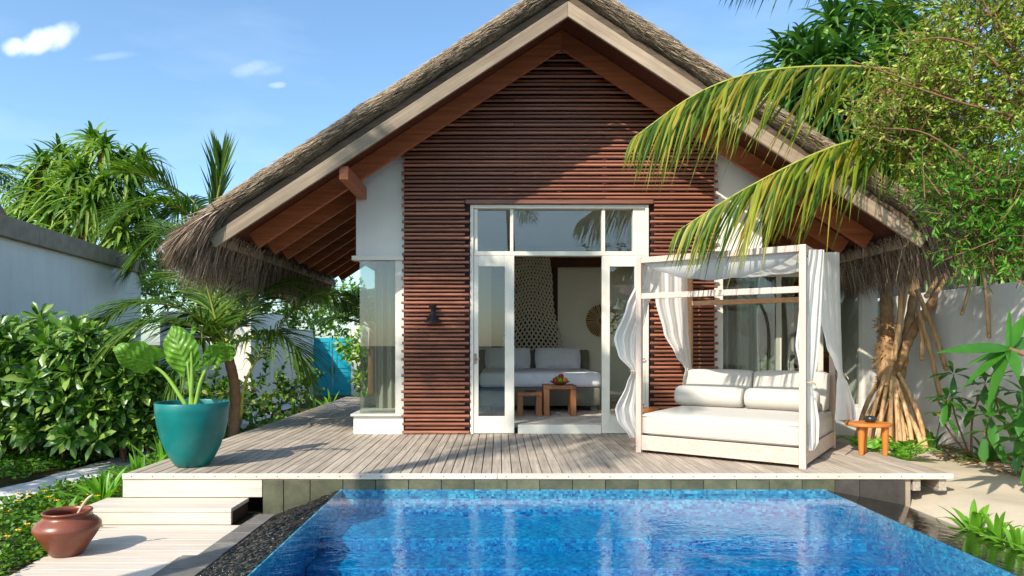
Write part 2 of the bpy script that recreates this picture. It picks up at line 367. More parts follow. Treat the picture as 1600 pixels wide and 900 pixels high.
def m_thatch():
    m, nt, b = NM('netted_thatch'); g = G(nt); setb(b, .95, .08)
    tc = g.n('TexCoord')
    def mp(sx, sy):
        q = g.n('Mapping'); q.inputs['Scale'].default_value = (sx, sy, 1); g.l(tc.outputs['UV'], q.inputs[0]); return q.outputs[0]
    a = g.noise(mp(7, 75), 1, 5, .7); bb = g.noise(mp(2.2, 5), 1, 4, .6); c_ = g.noise(mp(26, 40), 1, 4, .7)
    c = g.ramp(g.math('ADD', g.math('MULTIPLY', a, .55), g.math('MULTIPLY', c_, .45)), [(.34, lin(76, 64, 54)), (.5, lin(150, 132, 112)), (.66, lin(204, 186, 162))])
    c = g.mix(1, c, g.ramp(bb, [(.3, (.66, .64, .62, 1)), (.7, (1.12, 1.1, 1.06, 1))]), 'MULTIPLY')
    x = g.n('TexVoronoi', feature='DISTANCE_TO_EDGE'); x.inputs['Scale'].default_value = 1; g.l(mp(34, 38), x.inputs['Vector'])
    net = g.ramp(x.outputs[0], [(.02, (1, 1, 1, 1)), (.1, (0, 0, 0, 1))])
    c = g.mix(g.math('MULTIPLY', net, .3), c, lin(70, 62, 54)); g.l(c, b.inputs['Base Color'])
    h = g.math('ADD', g.math('ADD', a, g.math('MULTIPLY', c_, 1.0)), g.math('MULTIPLY', x.outputs[0], .8)); g.bump(h, b, 1.0, .035); return m
MT['thatch'] = m_thatch()
MT['straw'] = leafmat('dry_straw', L3((62, 50, 45), (118, 98, 85), (168, 146, 127), (210, 190, 169)), .12, .85, .1, (1, .9, .7, 1))
MT['straw2'] = leafmat('stitched_straw', L3((92, 76, 62), (156, 136, 114), (206, 186, 160)), .1, .9, .08, (1, .9, .7, 1))
MT['coco'] = leafmat('coconut_leaflet', L3((44, 72, 22), (74, 106, 34), (112, 138, 52)), .3)
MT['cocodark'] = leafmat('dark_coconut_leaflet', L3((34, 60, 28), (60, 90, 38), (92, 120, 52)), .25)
MT['cocoyel'] = leafmat('yellowing_coconut_leaflet', L3((48, 80, 22), (86, 114, 30), (138, 144, 42), (174, 150, 62)), .3)
MT['pand'] = leafmat('pandanus_strap_leaf', L3((48, 80, 32), (86, 122, 44), (140, 166, 76), (172, 184, 110)), .28)
MT['pandr'] = leafmat('dark_pandanus_leaf', L3((34, 66, 32), (56, 94, 44), (100, 138, 66), (150, 176, 96)), .25)
MT['dead'] = leafmat('dry_hanging_leaf', L3((112, 78, 48), (160, 120, 76), (190, 158, 106)), .2, .8, .1, (1, .9, .6, 1))
MT['scae'] = leafmat('glossy_hedge_leaf', L3((32, 64, 20), (52, 90, 28), (78, 118, 38), (102, 140, 52), (142, 162, 76), (92, 128, 46)), .24, .34, .45)
MT['fine'] = leafmat('small_tree_leaf', L3((70, 104, 26), (112, 142, 44), (158, 176, 72), (196, 196, 108)), .36)
MT['fine2'] = leafmat('bright_green_tree_leaf', L3((44, 96, 22), (78, 138, 34), (116, 172, 52)), .35)
MT['ground'] = leafmat('ground_cover_leaf', L3((46, 84, 18), (78, 122, 28), (118, 158, 42)), .3)
MT['lily'] = leafmat('lily_strap_leaf', L3((62, 112, 28), (96, 150, 40), (140, 182, 66)), .35, .35)
MT['lilyd'] = leafmat('dark_lily_leaf', L3((34, 70, 28), (58, 100, 36), (84, 126, 46)), .3, .35)
MT['fern'] = leafmat('fern_pinna', L3((74, 130, 34), (112, 168, 52), (150, 196, 76)), .35)
MT['taro'] = leafmat('taro_leaf', L3((84, 134, 32), (100, 150, 40), (114, 162, 50)), .35, .4, .4, (1.5, 1.6, .5, 1))
def m_taro():
    m, nt, b = NM('taro_leaf'); g = G(nt); setb(b, .38, .4); tc = g.n('TexCoord'); sp = g.n('SeparateXYZ'); g.l(tc.outputs['UV'], sp.inputs[0])
    au = g.math('ABSOLUTE', g.math('SUBTRACT', sp.outputs[1], .5)); ph = g.math('SUBTRACT', g.math('MULTIPLY', sp.outputs[0], 7.0), g.math('MULTIPLY', au, 5.0))
    vein = g.math('GREATER_THAN', g.math('COSINE', g.math('MULTIPLY', ph, 6.283)), .93); mid = g.math('LESS_THAN', au, .018)
    nz = g.noise(g.coords((1, 1, 1), False), 16, 5, .65)
    c = g.ramp(nz, [(.3, lin(70, 122, 28)), (.5, lin(96, 148, 38)), (.72, lin(130, 170, 58))])
    c = g.mix(g.math('MULTIPLY', g.math('MAXIMUM', vein, mid), .32), c, lin(176, 204, 104)); g.l(c, b.inputs['Base Color'])
    g.bump(g.math('SUBTRACT', g.math('COSINE', g.math('MULTIPLY', ph, 6.283)), mid), b, .5, .006)
    t = g.n('BsdfTranslucent'); g.l(g.mix(1.0, c, (1.3, 1.5, .5, 1), 'MULTIPLY'), t.inputs[0]); ms = g.n('MixShader'); ms.inputs[0].default_value = .36; g.l(b.outputs[0], ms.inputs[1]); g.l(t.outputs[0], ms.inputs[2])
    g.l(ms.outputs[0], nt.nodes['Material Output'].inputs[0]); return m
MT['taro'] = m_taro()
MT['plum'] = leafmat('frangipani_leaf', L3((34, 80, 26), (52, 104, 32), (80, 134, 44)), .28, .35, .5)
MT['plumy'] = leafmat('yellowed_leaf', L3((196, 176, 34), (214, 190, 50)), .4)
MT['bush'] = leafmat('background_leaf', L3((52, 96, 22), (92, 138, 34), (140, 172, 60), (168, 192, 84)), .3)
MT['flower'] = plain('yellow_petal', lin(240, 186, 20), .6, .3, 8, .2, 0)
# ---------------------------------------------------------------- leaf builders
def nrm(a): return a/np.maximum(1e-9, np.linalg.norm(a, axis=-1, keepdims=True))
SHAPES = {'oval': lambda t: np.sin(np.pi*np.clip(t, 0, 1)**.85)**.8, 'strap': lambda t: np.minimum(1, .55+3*t)*(1-t**3.0),
          'obov': lambda t: np.clip(t, 0, 1)**.75*np.sqrt(np.clip(1-t**4, 0, 1))*1.1, 'spear': lambda t: np.sin(np.pi*np.clip(t*.93+.05, 0, 1)**.7),
          'blade': lambda t: 1-t*.92}
def leaves(B, D, L, Wd, droop=.3, shape='oval', seg=3, fold=.25, upj=.5, up=None, curl=0):
    B = np.asarray(B, float); N = len(B); D = nrm(np.asarray(D, float))
    L = np.broadcast_to(np.asarray(L, float), (N,)); Wd = np.broadcast_to(np.asarray(Wd, float), (N,)); droop = np.broadcast_to(np.asarray(droop, float), (N,))
    U = np.tile(np.array([0, 0, 1.0]), (N, 1)) if up is None else np.array(up, float)
    U = U+RG.normal(0, upj, (N, 3))*.6
    S = nrm(np.cross(D, U)+1e-6); Nn = np.cross(S, D)
    rows = []; k = 3 if fold else 2
    for i in range(seg+1):
        t = i/seg; w = max(.03, float(SHAPES[shape](np.array(t))))
        c = B+D*(L*t)[:, None]; c[:, 2] -= droop*L*t*t*(1+curl*t)
        sw = S*(Wd*.5*w)[:, None]
        if fold: rows += [c-sw+Nn*(Wd*.5*w*fold)[:, None], c, c+sw+Nn*(Wd*.5*w*fold)[:, None]]
        else: rows += [c-sw, c+sw]
    V = np.stack(rows, 1).reshape(-1, 3); K = k*(seg+1)
    q = []
    for i in range(seg):
        for j in range(k-1): q.append((i*k+j, i*k+j+1, (i+1)*k+j+1, (i+1)*k+j))
    Q = (np.arange(N)[:, None, None]*K+np.array(q)[None]).reshape(-1, 4)
    return V, Q
def cat(parts):
    vs, qs, b = [], [], 0
    for V, Q in parts: vs.append(V); qs.append(Q+b); b += len(V)
    return np.concatenate(vs), np.concatenate(qs)
def frond_geo(ctrl, n=46, ll=.7, lw=.035, droop=.5, spread=62, start=.14, r=.022, hang=0, jit=.08):
    P = spline(ctrl, 26); mb = MB(); mb.tube(P, [r*(1-.85*i/25)+.002 for i in range(26)], 6)
    A = np.array([tuple(p) for p in P]); T = nrm(np.gradient(A, axis=0)); B, D, LL, WW, UU = [], [], [], [], []
    for i in range(n):
        t = start+(1-start)*min(1, max(0, (i+random.uniform(-.4, .4))/(n-1))); x = t*25; k = min(int(x), 24); f = x-k
        p = A[k]*(1-f)+A[k+1]*f; tg = nrm(T[k]*(1-f)+T[k+1]*f)
        side = np.cross(tg, (0, 0, 1)); ns = np.linalg.norm(side)
        side = side/ns if ns > .15 else np.array([1.0, 0, 0])
        upv = np.cross(side, tg)
        prof = (.22+.78*math.sin(math.pi*min(1, max(0, (t-start)/(1-start)*.85+.14)))**.8)
        a = rad(spread*(1-.45*t))
        for sg in (-1, 1):
            if hang > .2 and random.random() < .14: continue
            d = tg*math.cos(a)+side*sg*math.sin(a)+upv*(.22-hang)+RG.normal(0, jit, 3)
            d[2] -= hang*.9
            UU.append(side if hang > .2 else upv); B.append(p); D.append(d); LL.append(ll*prof*RG.uniform(.86, 1.08)); WW.append(lw*RG.uniform(.8, 1.15)*(1-.4*t))
    return mb, leaves(B, D, LL, WW, droop=RG.uniform(.6, 1.3, len(B))*droop, shape='strap', seg=4, fold=.35, upj=.22, up=UU)
def frond(parent, ctrl, mat, **kw):
    mb, (V, Q) = frond_geo([tuple(c) for c in ctrl], **kw)
    f = mb.build('frond', MT['rach'], parent, smooth=True)
    fast('leaflets', V, Q, mat, f, kind='stuff')
    return f
def radial_ctrl(c, az, el, ln, sag):
    c = Vector(c); d = Vector((math.sin(az)*math.cos(el), math.cos(az)*math.cos(el), math.sin(el)))
    return [c+d*ln*t+Vector((0, 0, -sag*ln*t*t)) for t in (0, .25, .5, .75, 1)]
def ringed_trunk(P, r0, r1, n=10, m=30, ring=.06):
    mb = MB(); Q = spline(P, m); rr = [(r0+(r1-r0)*i/(m-1))*(1+(ring if i % 2 else -ring)*.5+random.uniform(-.02, .02)) for i in range(m)]
    return mb.tube(Q, rr, n)
def rosette(c, axis, n, L, Wd, droop, elmin=0, elmax=80, shape='strap', seg=5, fold=.4):
    c = np.array(c, float); axis = nrm(np.array(axis, float)); h = np.array([1, 0, 0]) if abs(axis[0]) < .8 else np.array([0, 1.0, 0])
    a = nrm(np.cross(axis, h)); b = np.cross(axis, a); i = np.arange(n); az = i*2.39996+RG.uniform(0, .4, n)
    el = np.radians(elmin+(elmax-elmin)*(i/max(1, n-1))**1.1)
    D = (np.cos(az)[:, None]*a+np.sin(az)[:, None]*b)*np.cos(el)[:, None]+axis*np.sin(el)[:, None]
    B = np.tile(c, (n, 1))+D*.02
    return leaves(B, D, L*RG.uniform(.75, 1.1, n), Wd*RG.uniform(.8, 1.15, n), droop*RG.uniform(.6, 1.4, n), shape, seg, fold, .2)
# ================================================================ GROUND
def ground():
    mb = MB(); z = -.40
    xs = (-400, -2.12, 3.72, 400); ys = (-400, -2.6, 6.30, 900)
    for i in range(3):
        for j in range(3):
            if i == 1 and j == 1: continue
            mb.add([(xs[i], ys[j], z), (xs[i+1], ys[j], z), (xs[i+1], ys[j+1], z), (xs[i], ys[j+1], z)], [(0, 1, 2, 3)])
    mb.build('ground', MT['earth'], kind='structure')
ground()
def path_edges(y): # centre and half width of the sand path on the left
    xs = [(-4.9, 2), (-5.02, 5), (-5.16, 6.9), (-5.02, 8), (-4.86, 9.4), (-4.9, 11), (-5.4, 15), (-5.6, 19)]
    for (xa, ya), (xb, yb) in zip(xs, xs[1:]):
        if ya <= y <= yb: return xa+(xb-xa)*(y-ya)/(yb-ya)
    return xs[-1][0] if y > 19 else xs[0][0]
def sandpath():
    ys = np.linspace(2, 19, 70); V = []; Q = []
    for i, y in enumerate(ys):
        w = .36+.05*math.sin(y*2.3)+.03*math.sin(y*7.1); c = path_edges(y)
        V += [(c-w, y, -.375), (c, y, -.365), (c+w, y, -.375)]
        if i: b = 3*i; Q += [(b-3, b-2, b+1, b), (b-2, b-1, b+2, b+1)]
    fast('garden_path', V, Q, MT['path'], smooth=True, kind='structure')
sandpath()
def sand():
    nx, ny = 40, 50; V, Q = [], []
    for j in range(ny):
        for i in range(nx):
            x = 3.74+2.4*i/(nx-1); y = -1+12.5*j/(ny-1)
            k = min(1, (x-3.74)/.55); z = -.34+.17*k+.014*math.sin(x*5+y*2.1)+.012*math.sin(y*4.3-x*2)
            V.append((x, y, z))
    for j in range(ny-1):
        for i in range(nx-1): b = j*nx+i; Q.append((b, b+1, b+nx+1, b+nx))
    fast('sand', V, Q, MT['sand'], smooth=True, kind='structure')
sand()
# ================================================================ DECK
DX0, DX1, DY0 = -3.47, 4.18, 6.18
deck = thing('deck', None, None, (0, DY0, 0), kind='structure')
def build_deck():
    n = 81; p = (DX1-DX0)/n
    for i in range(n):
        x0 = DX0+i*p+.004; x1 = DX0+(i+1)*p-.004; xc = (x0+x1)/2
        y1 = 15.2 if xc < -1.93 else 9.02
        if xc > 3.5: y1 = 9.6-(xc-3.5)*1.2
        dz = random.uniform(-.0015, .0015)
        MB().box(x0, x1, DY0+.032, y1, -.03+dz, dz).build('board', MT['deck'], deck, bevel=.004)
    MB().box(DX0, -.02, DY0, DY0+.029, -.048, .003).build('edge_board', MT['deckx'], deck, bevel=.004)
    MB().box(-.016, DX1, DY0, DY0+.029, -.048, .003).build('edge_board', MT['deckx'], deck, bevel=.004)
    sub = MB()
    for k, x in enumerate(np.linspace(DX0+.06, DX1-.08, 14)): sub.box(x-.03, x+.03, DY0+.06, 9.0, -.17, -.034)
    sub.build('joists', MT['deck'], deck)
    MB().box(DX0+.02, DX1-.05, 7.2, 7.26, -.36, -.036).build('cross_beam', MT['slatback'], deck)
    MB().box(DX0+.01, DX0+.05, DY0+.05, 15.1, -.36, -.036).build('side_board', MT['deck'], deck)
    for x in (3.86, 4.10): MB().box(x-.035, x+.035, DY0+.03, DY0+.5, -.16, -.05).build('joist_end', MT['deck'], deck, bevel=.004)
    sm = MB()
    for x in np.linspace(DX0+.09, DX1-.1, 40): sm.lathe([(.001, 0), (.006, 0), (.006, -.004)], 6, (x, DY0-.001, -.022)) if False else sm.box(x-.004, x+.004, DY0-.002, DY0+.002, -.026, -.018)
    sm.build('screw_heads', MT['black'], deck, kind='stuff')
build_deck()
steps = thing('steps', None, None, (-2.9, 6, -.36), kind='structure')
def build_steps():
    MB().box(DX0, -2.185, DY0+.012, DY0+.045, -.215, -.052).build('riser', MT['deckx'], steps, bevel=.004)
    MB().box(-3.61, -2.305, 5.779, 5.967, -.252, -.218).build('tread', MT['deckx'], steps, bevel=.004)
    MB().box(-3.61, -2.305, 5.970, 6.19, -.252, -.218).build('tread', MT['deckx'], steps, bevel=.004)
    MB().box(-3.607, -2.308, 5.781, 5.815, -.358, -.254).build('riser', MT['deckx'], steps, bevel=.004)
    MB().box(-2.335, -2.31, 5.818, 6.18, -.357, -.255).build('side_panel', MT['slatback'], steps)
    MB().box(-3.60, -3.575, 5.818, 6.18, -.357, -.255).build('side_panel', MT['deckx'], steps)
build_steps()
plat = thing('platform', None, None, (-2.9, 5, -.36), kind='structure')
def build_platform():
    y = 4.50; k = 0
    while y < 5.77:
        y1 = min(y+.142, 5.78); xr = -2.226 if y > 4.86 else -2.34
        xl = -3.30-.10*(y-4.5)
        MB().box(xl, xr, y+.0012, y1-.0012, -.40, -.36+random.uniform(-.001, .001)).build('plank', MT['deckx'], plat, bevel=.003)
        y += .1425; k += 1
    MB().box(-3.29, -2.37, 4.47, 4.498, -.47, -.362).build('edge_board', MT['deckx'], plat, bevel=.003)
build_platform()
# ================================================================ POOL
pool = thing('pool', None, None, (.8, 3, -.14), kind='structure')
PX0, PX1, PY0, PY1, ZW = -1.45, 3.0, -2.5, 6.18, -.14
def build_pool():
    b = MB(); zb = -.76; t = .12
    b.box(PX0-.012, PX1+.012, PY0-t, PY1+t, zb-t, zb)
    b.build('pool_floor', MT['tile'], pool)
    MB().box(PX0-.012, PX1+.012, PY1, PY1+.028, zb, ZW-.002).build('far_wall', MT['tile'], pool)
    MB().box(PX0-t, PX1+t, PY0-t, PY0, zb, ZW+.12).build('near_wall', MT['tile'], pool)
    MB().box(PX0-.012, PX0, PY0, PY1, zb, ZW-.006).build('side_wall', MT['tile'], pool)
    MB().box(PX1, PX1+.012, PY0, PY1, zb, ZW-.006).build('side_wall', MT['tile'], pool)
    for ya, yb, zt in ((5.45, PY1-.003, -.38), (5.02, 5.447, -.48), (4.59, 5.017, -.58), (4.16, 4.587, -.68)): MB().box(PX0+.003, PX1-.003, ya, yb, zb+.003, zt).build('pool_step', MT['tile'], pool, bevel=.012)
    # sloping overflow edges with a film of water
    MB().hexa([(-2.04, PY0, -.72), (PX0-.002, PY0, -.72), (PX0-.002, PY1-.02, -.72), (-2.04, PY1-.02, -.72), (-2.04, PY0, -.386), (PX0-.012, PY0, ZW-.03), (PX0-.012, PY1-.02, ZW-.03), (-2.04, PY1-.02, -.386)]).build('overflow_edge', MT['weir'], pool)
    MB().hexa([(PX1+.002, PY0, -.72), (3.70, PY0, -.72), (3.70, PY1-.02, -.72), (PX1+.002, PY1-.02, -.72), (PX1+.002, PY0, ZW-.004), (3.70, PY0, -.275), (3.70, PY1-.02, -.275), (PX1+.002, PY1-.02, ZW-.004)]).build('overflow_edge', MT['weir2'], pool)
    nx, ny = 34, 300; V, Q = [], []
    hz = RG.normal(0, 1, (ny, nx)); hz = (hz+np.roll(hz, 1, 0)*.6+np.roll(hz, 1, 1)*.9+np.roll(hz, 2, 1)*.5)*.0032
    for j in range(ny):
        for i in range(nx):
            t = i/(nx-1); V.append((-2.04+(PX0-.014+2.04)*t+RG.uniform(-.004, .004), 2.6+(PY1-.024-2.6)*j/(ny-1), -.366+(ZW-.004+.366)*t+(hz[j, i] if 0 < i < nx-1 else 0)))
    for j in range(ny-1):
        for i in range(nx-1): k = j*nx+i; Q.append((k, k+1, k+nx+1, k+nx))
    fast('rippled_film', V, Q, MT['weir'], pool, kind='stuff')
    y = 6.10; 
    while y > 2.9:
        x0 = -2.222 if y > 4.97 else -2.335
        y1 = y-.285
        MB().box(x0, -2.045, y1+.005, y-.005, -.45, -.357+random.uniform(-.003, .003)).build('coping_stone', MT['coping'], pool, bevel=.005)
        y = y1
    MB().box(-2.24, -2.045, 6.103, 6.17, -.45, -.36).build('coping_stone', MT['coping'], pool, bevel=.005)
    MB().box(-2.216, -2.05, 4.9, 6.16, -.45, -.366).build('mortar_bed', MT['cap'], pool); MB().box(-2.33, -2.05, 2.9, 4.898, -.45, -.366).build('mortar_bed', MT['cap'], pool)
    # stone facing below the deck edge
    MB().box(-2.18, 3.80, PY1+.03, PY1+.12, -.7, -.052).build('wall_core', MT['cap'], pool)
    x = -2.178
    ends = [-2.178, -1.985, -1.74]+[-1.74+.302*i for i in range(1, 17)]+[3.32, 3.74]
    for a, c in zip(ends, ends[1:]):
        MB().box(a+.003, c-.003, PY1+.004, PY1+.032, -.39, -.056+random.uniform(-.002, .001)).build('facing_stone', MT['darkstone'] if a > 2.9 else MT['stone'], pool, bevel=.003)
build_pool()
MB().box(PX0+.001, PX1-.001, PY0+.001, PY1-.001, -.758, ZW).build('pool_water', MT['water'], kind='structure')
# ================================================================ VILLA
X0, SL, ZR, YB, YF = .80, .655, 5.0, 7.80, 8.97
CS = 1/math.sqrt(1+SL*SL); SN = SL*CS
villa = thing('thatched_villa', 'white villa with thatched gable roof and red brown slatted front above the deck', 'villa', (.8, 9, 0))
def rp(sg, s, n, y): return (X0+sg*(s*CS+n*SN), y, ZR-s*SN+n*CS)
def rbeam(sg, s0, s1, n0, n1, y0, y1, mitre=True, endcut=0):
    a0 = -n0*SL if mitre else s0; a1 = -n1*SL if mitre else s0
    P = [rp(sg, a0, n0, y0), rp(sg, s1-endcut, n0, y0), rp(sg, s1-endcut, n0, y1), rp(sg, a0, n0, y1), rp(sg, a1, n1, y0), rp(sg, s1, n1, y0), rp(sg, s1, n1, y1), rp(sg, a1, n1, y1)]
    if sg < 0: P = [P[1], P[0], P[3], P[2], P[5], P[4], P[7], P[6]]
    return MB().hexa(P)
def zs(x): return ZR-SL*abs(x-X0)
def build_roof():
    for sg in (-1, 1):
        rbeam(sg, 0, 4.90, .0, .150, YB, YB+.04).build('bargeboard', MT['bargeL' if sg < 0 else 'bargeR'], villa, bevel=.006)
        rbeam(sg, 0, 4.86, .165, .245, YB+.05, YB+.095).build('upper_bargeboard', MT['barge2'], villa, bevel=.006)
        rbeam(sg, 0, 4.98, .20, .225, YB+.08, 13.6).build('roof_lining', MT['ceil'], villa)
        rbeam(sg, 0, 4.66, -.02, .195, 8.60, 8.66).build('rafter', MT['rafter'], villa, bevel=.005)
        for y in np.arange(9.22, 13.5, .56): rbeam(sg, 3.12, 4.66, -.02, .195, y, y+.06, False).build('rafter', MT['rafter'], villa, bevel=.005)
        # purlin that carries the verge, and the batten along the eave
        xp = X0+sg*2.62
        MB().box(xp-.055, xp+.055, YB+.06, YF-.01, zs(xp)-.165, zs(xp)-.005).build('purlin', MT['rafter'], villa, bevel=.008)
        q = rp(sg, 4.86, .10, 0); MB().box(q[0]-.03, q[0]+.03, YB+.09, 13.5, q[2]-.06, q[2]+.05).build('eave_batten', MT['barge'], villa)
build_roof()
def build_thatch(sg):
    S1 = 5.02; ns = 120
    prof = [(.255, YB+.11), (.262, YB+.02), (.30, YB-.045), (.36, YB-.085), (.42, YB-.09), (.475, YB-.065), (.515, YB-.01), (.54, YB+.08), (.555, YB+.22), (.56, YB+.5), (.56, YB+1.2), (.56, YB+2.6), (.56, YB+4.2), (.56, 13.65), (.25, 13.65)]
    prof = [(.255+(n-.255)*.68, y) for n, y in prof]
    arc = [0]
    for a, b in zip(prof, prof[1:]): arc.append(arc[-1]+math.hypot(b[0]-a[0], b[1]-a[1]))
    V, UV = [], []; k = len(prof)
    for i in range(ns+1):
        for j, (n, y) in enumerate(prof):
            s = (S1*i/ns) + (-n*SL*(1-i/ns))
            f = 1-.22*max(0, (s-4.5)/.5)     # thins towards the eave
            d = .018*math.sin(s*5.1+j*.35+sg)+.012*math.sin(s*13+j)+random.uniform(-.007, .007)
            if j in (0, k-1): d = 0
            nn = .25+(n-.25)*f+d*(.6 if j > 6 else 1); yy = y-(d*.8 if 1 < j < 7 else 0)
            V.append(rp(sg, s, nn, yy)); UV.append((s*sg, arc[j]))
    Q = []
    for i in range(ns):
        for j in range(k-1):
            a = i*k+j; q = (a, a+1, a+k+1, a+k); Q.append(q if sg < 0 else q[::-1])
    me = fastmesh('thatch', V, Q, True); me.materials.append(MT['thatch'])
    uv = me.uv_layers.new(name='UVMap'); idx = np.array(Q).ravel(); uv.data.foreach_set('uv', np.array(UV, dtype=np.float32)[idx].ravel())
    th = link('thatch', me, villa)
    # loose straws lying on the thatch
    N = 9000; s = RG.uniform(0, 4.7, N); jj = RG.uniform(1.2, 8.6, N); P = np.array(prof); j0 = jj.astype(int); f = jj-j0
    n_ = P[j0, 0]*(1-f)+P[j0+1, 0]*f; y_ = P[j0, 1]*(1-f)+P[j0+1, 1]*f
    fac = 1-.22*np.maximum(0, (s-4.5)/.5); n_ = .25+(n_-.25)*fac+.006
    B = np.stack([X0+sg*(s*CS+n_*SN), y_-.006*(jj < 6), ZR-s*SN+n_*CS], 1)
    D = np.stack([np.full(N, sg*CS), RG.normal(0, .22, N), np.full(N, -SN)], 1)+RG.normal(0, .07, (N, 3))
    upv = np.tile(np.array([0, -1.0, .4]), (N, 1))
    V2, Q2 = leaves(B, D, RG.uniform(.06, .2, N), RG.uniform(.004, .009, N), .0, 'blade', 1, 0, .4, upv)
    fast('stray_straws', V2, Q2, MT['straw2'], th, kind='stuff')
    # frayed eave: straw fanning past the binding and hanging along the whole eave
    prts = []
    N = 5200   # verge corner and its top
    s = RG.uniform(4.55, 5.03, N); jj = RG.uniform(.4, 9.4, N); j0 = jj.astype(int); f = jj-j0
    n_ = (P[j0, 0]*(1-f)+P[j0+1, 0]*f); y_ = P[j0, 1]*(1-f)+P[j0+1, 1]*f; n_ = .25+(n_-.25)*.84*RG.uniform(.5, 1.02, N)
    B = np.stack([X0+sg*(s*CS+n_*SN), y_+RG.uniform(0, .05, N), ZR-s*SN+n_*CS], 1)
    D = np.stack([sg*(CS+RG.normal(0, .18, N)), RG.normal(-.10, .22, N), -SN-.15+RG.normal(0, .2, N)], 1)
    prts.append(leaves(B, D, RG.uniform(.22, .46, N), RG.uniform(.008, .018, N), RG.uniform(.1, .55, N), 'blade', 3, 0, .8))
    N = 17000  # along the eave
    s = RG.uniform(4.75, 5.1, N); y_ = YB+.05+(13.6-YB-.05)*RG.uniform(0, 1, N)**1.35; n_ = RG.uniform(.10, .42, N)
    B = np.stack([X0+sg*(s*CS+n_*SN), y_, ZR-s*SN+n_*CS], 1)
    D = np.stack([sg*(.55+RG.normal(0, .25, N)), RG.normal(0, .2, N), -.85+RG.normal(0, .15, N)], 1)
    prts.append(leaves(B, D, RG.uniform(.26, .50, N), RG.uniform(.007, .014, N), RG.uniform(.1, .5, N), 'blade', 2, 0, .8))
    V3, Q3 = cat(prts); fast('eave_fringe', V3, Q3, MT['straw'], th, kind='stuff')
    # dark binding cord at the last stitched row
    s = 4.60; pts = [rp(sg, s+.06*(j/8), (.25+(n-.25)*.97)+.012, y-(.012 if 1 < j < 7 else 0)) for j, (n, y) in enumerate(prof[:11])]
    MB().tube(pts, .011, 6).build('binding_cord', MT['black'], th)
for sg in (-1, 1): build_thatch(sg)
HX0, HX1 = -1.91, 3.51     # outer faces of the side walls
SX0, SX1 = -1.27, 2.87     # slatted front
DXa, DXb, DZ = -.385, 1.985, 3.045
def build_walls():
    def gable(x0, x1, z0, y0, y1, nm, mat):
        pl = [(x0, z0), (x1, z0), (x1, zs(x1)+.19)]
        if x0 < X0 < x1: pl.append((X0, ZR+.19))
        pl.append((x0, zs(x0)+.19)); return MB().prism(pl, y0, y1).build(nm, mat, villa)
    WH = 2.37; SZ = .27
    gable(HX0, SX0+.0, WH, YF, YF+.16, 'wall', MT['plaster']); gable(SX1, HX1, WH, YF, YF+.16, 'wall', MT['plaster'])
    MB().box(HX0-.03, SX0, YF-.03, YF+1.4, -.02, SZ-.035).build('window_base', MT['plaster'], villa, bevel=.008)
    MB().box(SX1, HX1+.03, YF-.03, YF+1.4, -.02, SZ-.035).build('window_base', MT['plaster'], villa, bevel=.008)
    for x in (HX0, HX1-.15):
        MB().box(x, x+.15, YF+.163, YF+1.35, WH+.001, 3.3).build('side_wall', MT['plaster'], villa)
        MB().box(x, x+.15, YF+1.352, 13.4, 0, 3.3).build('side_wall', MT['plaster'], villa)
    MB().box(HX0+.152, HX1-.152, 13.22, 13.4, 0, 3.3).build('back_wall', MT['beige'], villa)
    gable(SX0+.002, DXa-.001, 0, YF+.0, YF+.14, 'front_wall', MT['slatback']); gable(DXb+.001, SX1-.002, 0, YF+.0, YF+.14, 'front_wall', MT['slatback'])
    gable(DXa, DXb, DZ+.002, YF+.0, YF+.14, 'front_wall', MT['slatback'])
    MB().box(HX0+.152, HX1-.152, YF+.162, 13.21, 3.1, 3.16).build('room_ceiling', MT['plast_in'], villa)
    y = YF+.15
    x = HX0+.16
    while x < HX1-.2:
        MB().box(x, min(x+.118, HX1-.16), YF+.15, 13.2, .06, .12).build('floor_plank', MT['deckx'], villa); x += .121
    MB().box(.25, 1.36, YF-.03, YF+.147, .0, .122).build('door_step', MT['paint'], villa, bevel=.006)
    MB().box(.9, HX1-.16, 13.1, 13.215, 2.70, 2.88).build('ceiling_beam', MT['ceil'], villa)
    MB().box(-.15, 1.15, 13.19, 13.217, .6, 2.9).build('wall_panel', MT['slatback'], villa)
    # corner bay windows left and right of the slatted front
    for side in (-1, 1):
        xa, xb = (HX0, SX0) if side < 0 else (HX1, SX1)
        sgx = 1 if side < 0 else -1
        w = MB()
        x0, x1 = sorted((xb-sgx*.115, xb)); w.box(x0, x1, YF-.012, YF+.06, SZ, WH)           # jamb beside the slats
        x0, x1 = sorted((xa-sgx*.05, xb)); w.box(x0, x1, YF-.045, YF+.10, WH-.06, WH+.0)     # head
        x0, x1 = sorted((xa+sgx*.0, xa+sgx*.07)); w.box(x0, x1, YF+.10, YF+1.35, WH-.06, WH-.002)
        x0, x1 = sorted((xa+sgx*.01, xa+sgx*.08)); w.box(x0, x1, YF+1.28, YF+1.35, SZ, WH-.062)
        fr = w.build('window', MT['paint'], villa, bevel=.004)
        x0, x1 = sorted((xa-sgx*.06, xb)); MB().box(x0, x1, YF-.07, YF+1.36, SZ-.033, SZ-.002).build('sill', MT['paint'], fr, bevel=.005)
        x0, x1 = sorted((xa+sgx*.052, xb-sgx*.117)); MB().box(x0, x1, YF+.02, YF+.028, SZ, WH-.062).build('pane', MT['glass'], fr)
        x0, x1 = sorted((xa+sgx*.042, xa+sgx*.05)); MB().box(x0, x1, YF+.03, YF+1.275, SZ, WH-.062).build('pane', MT['glass'], fr)
build_walls()
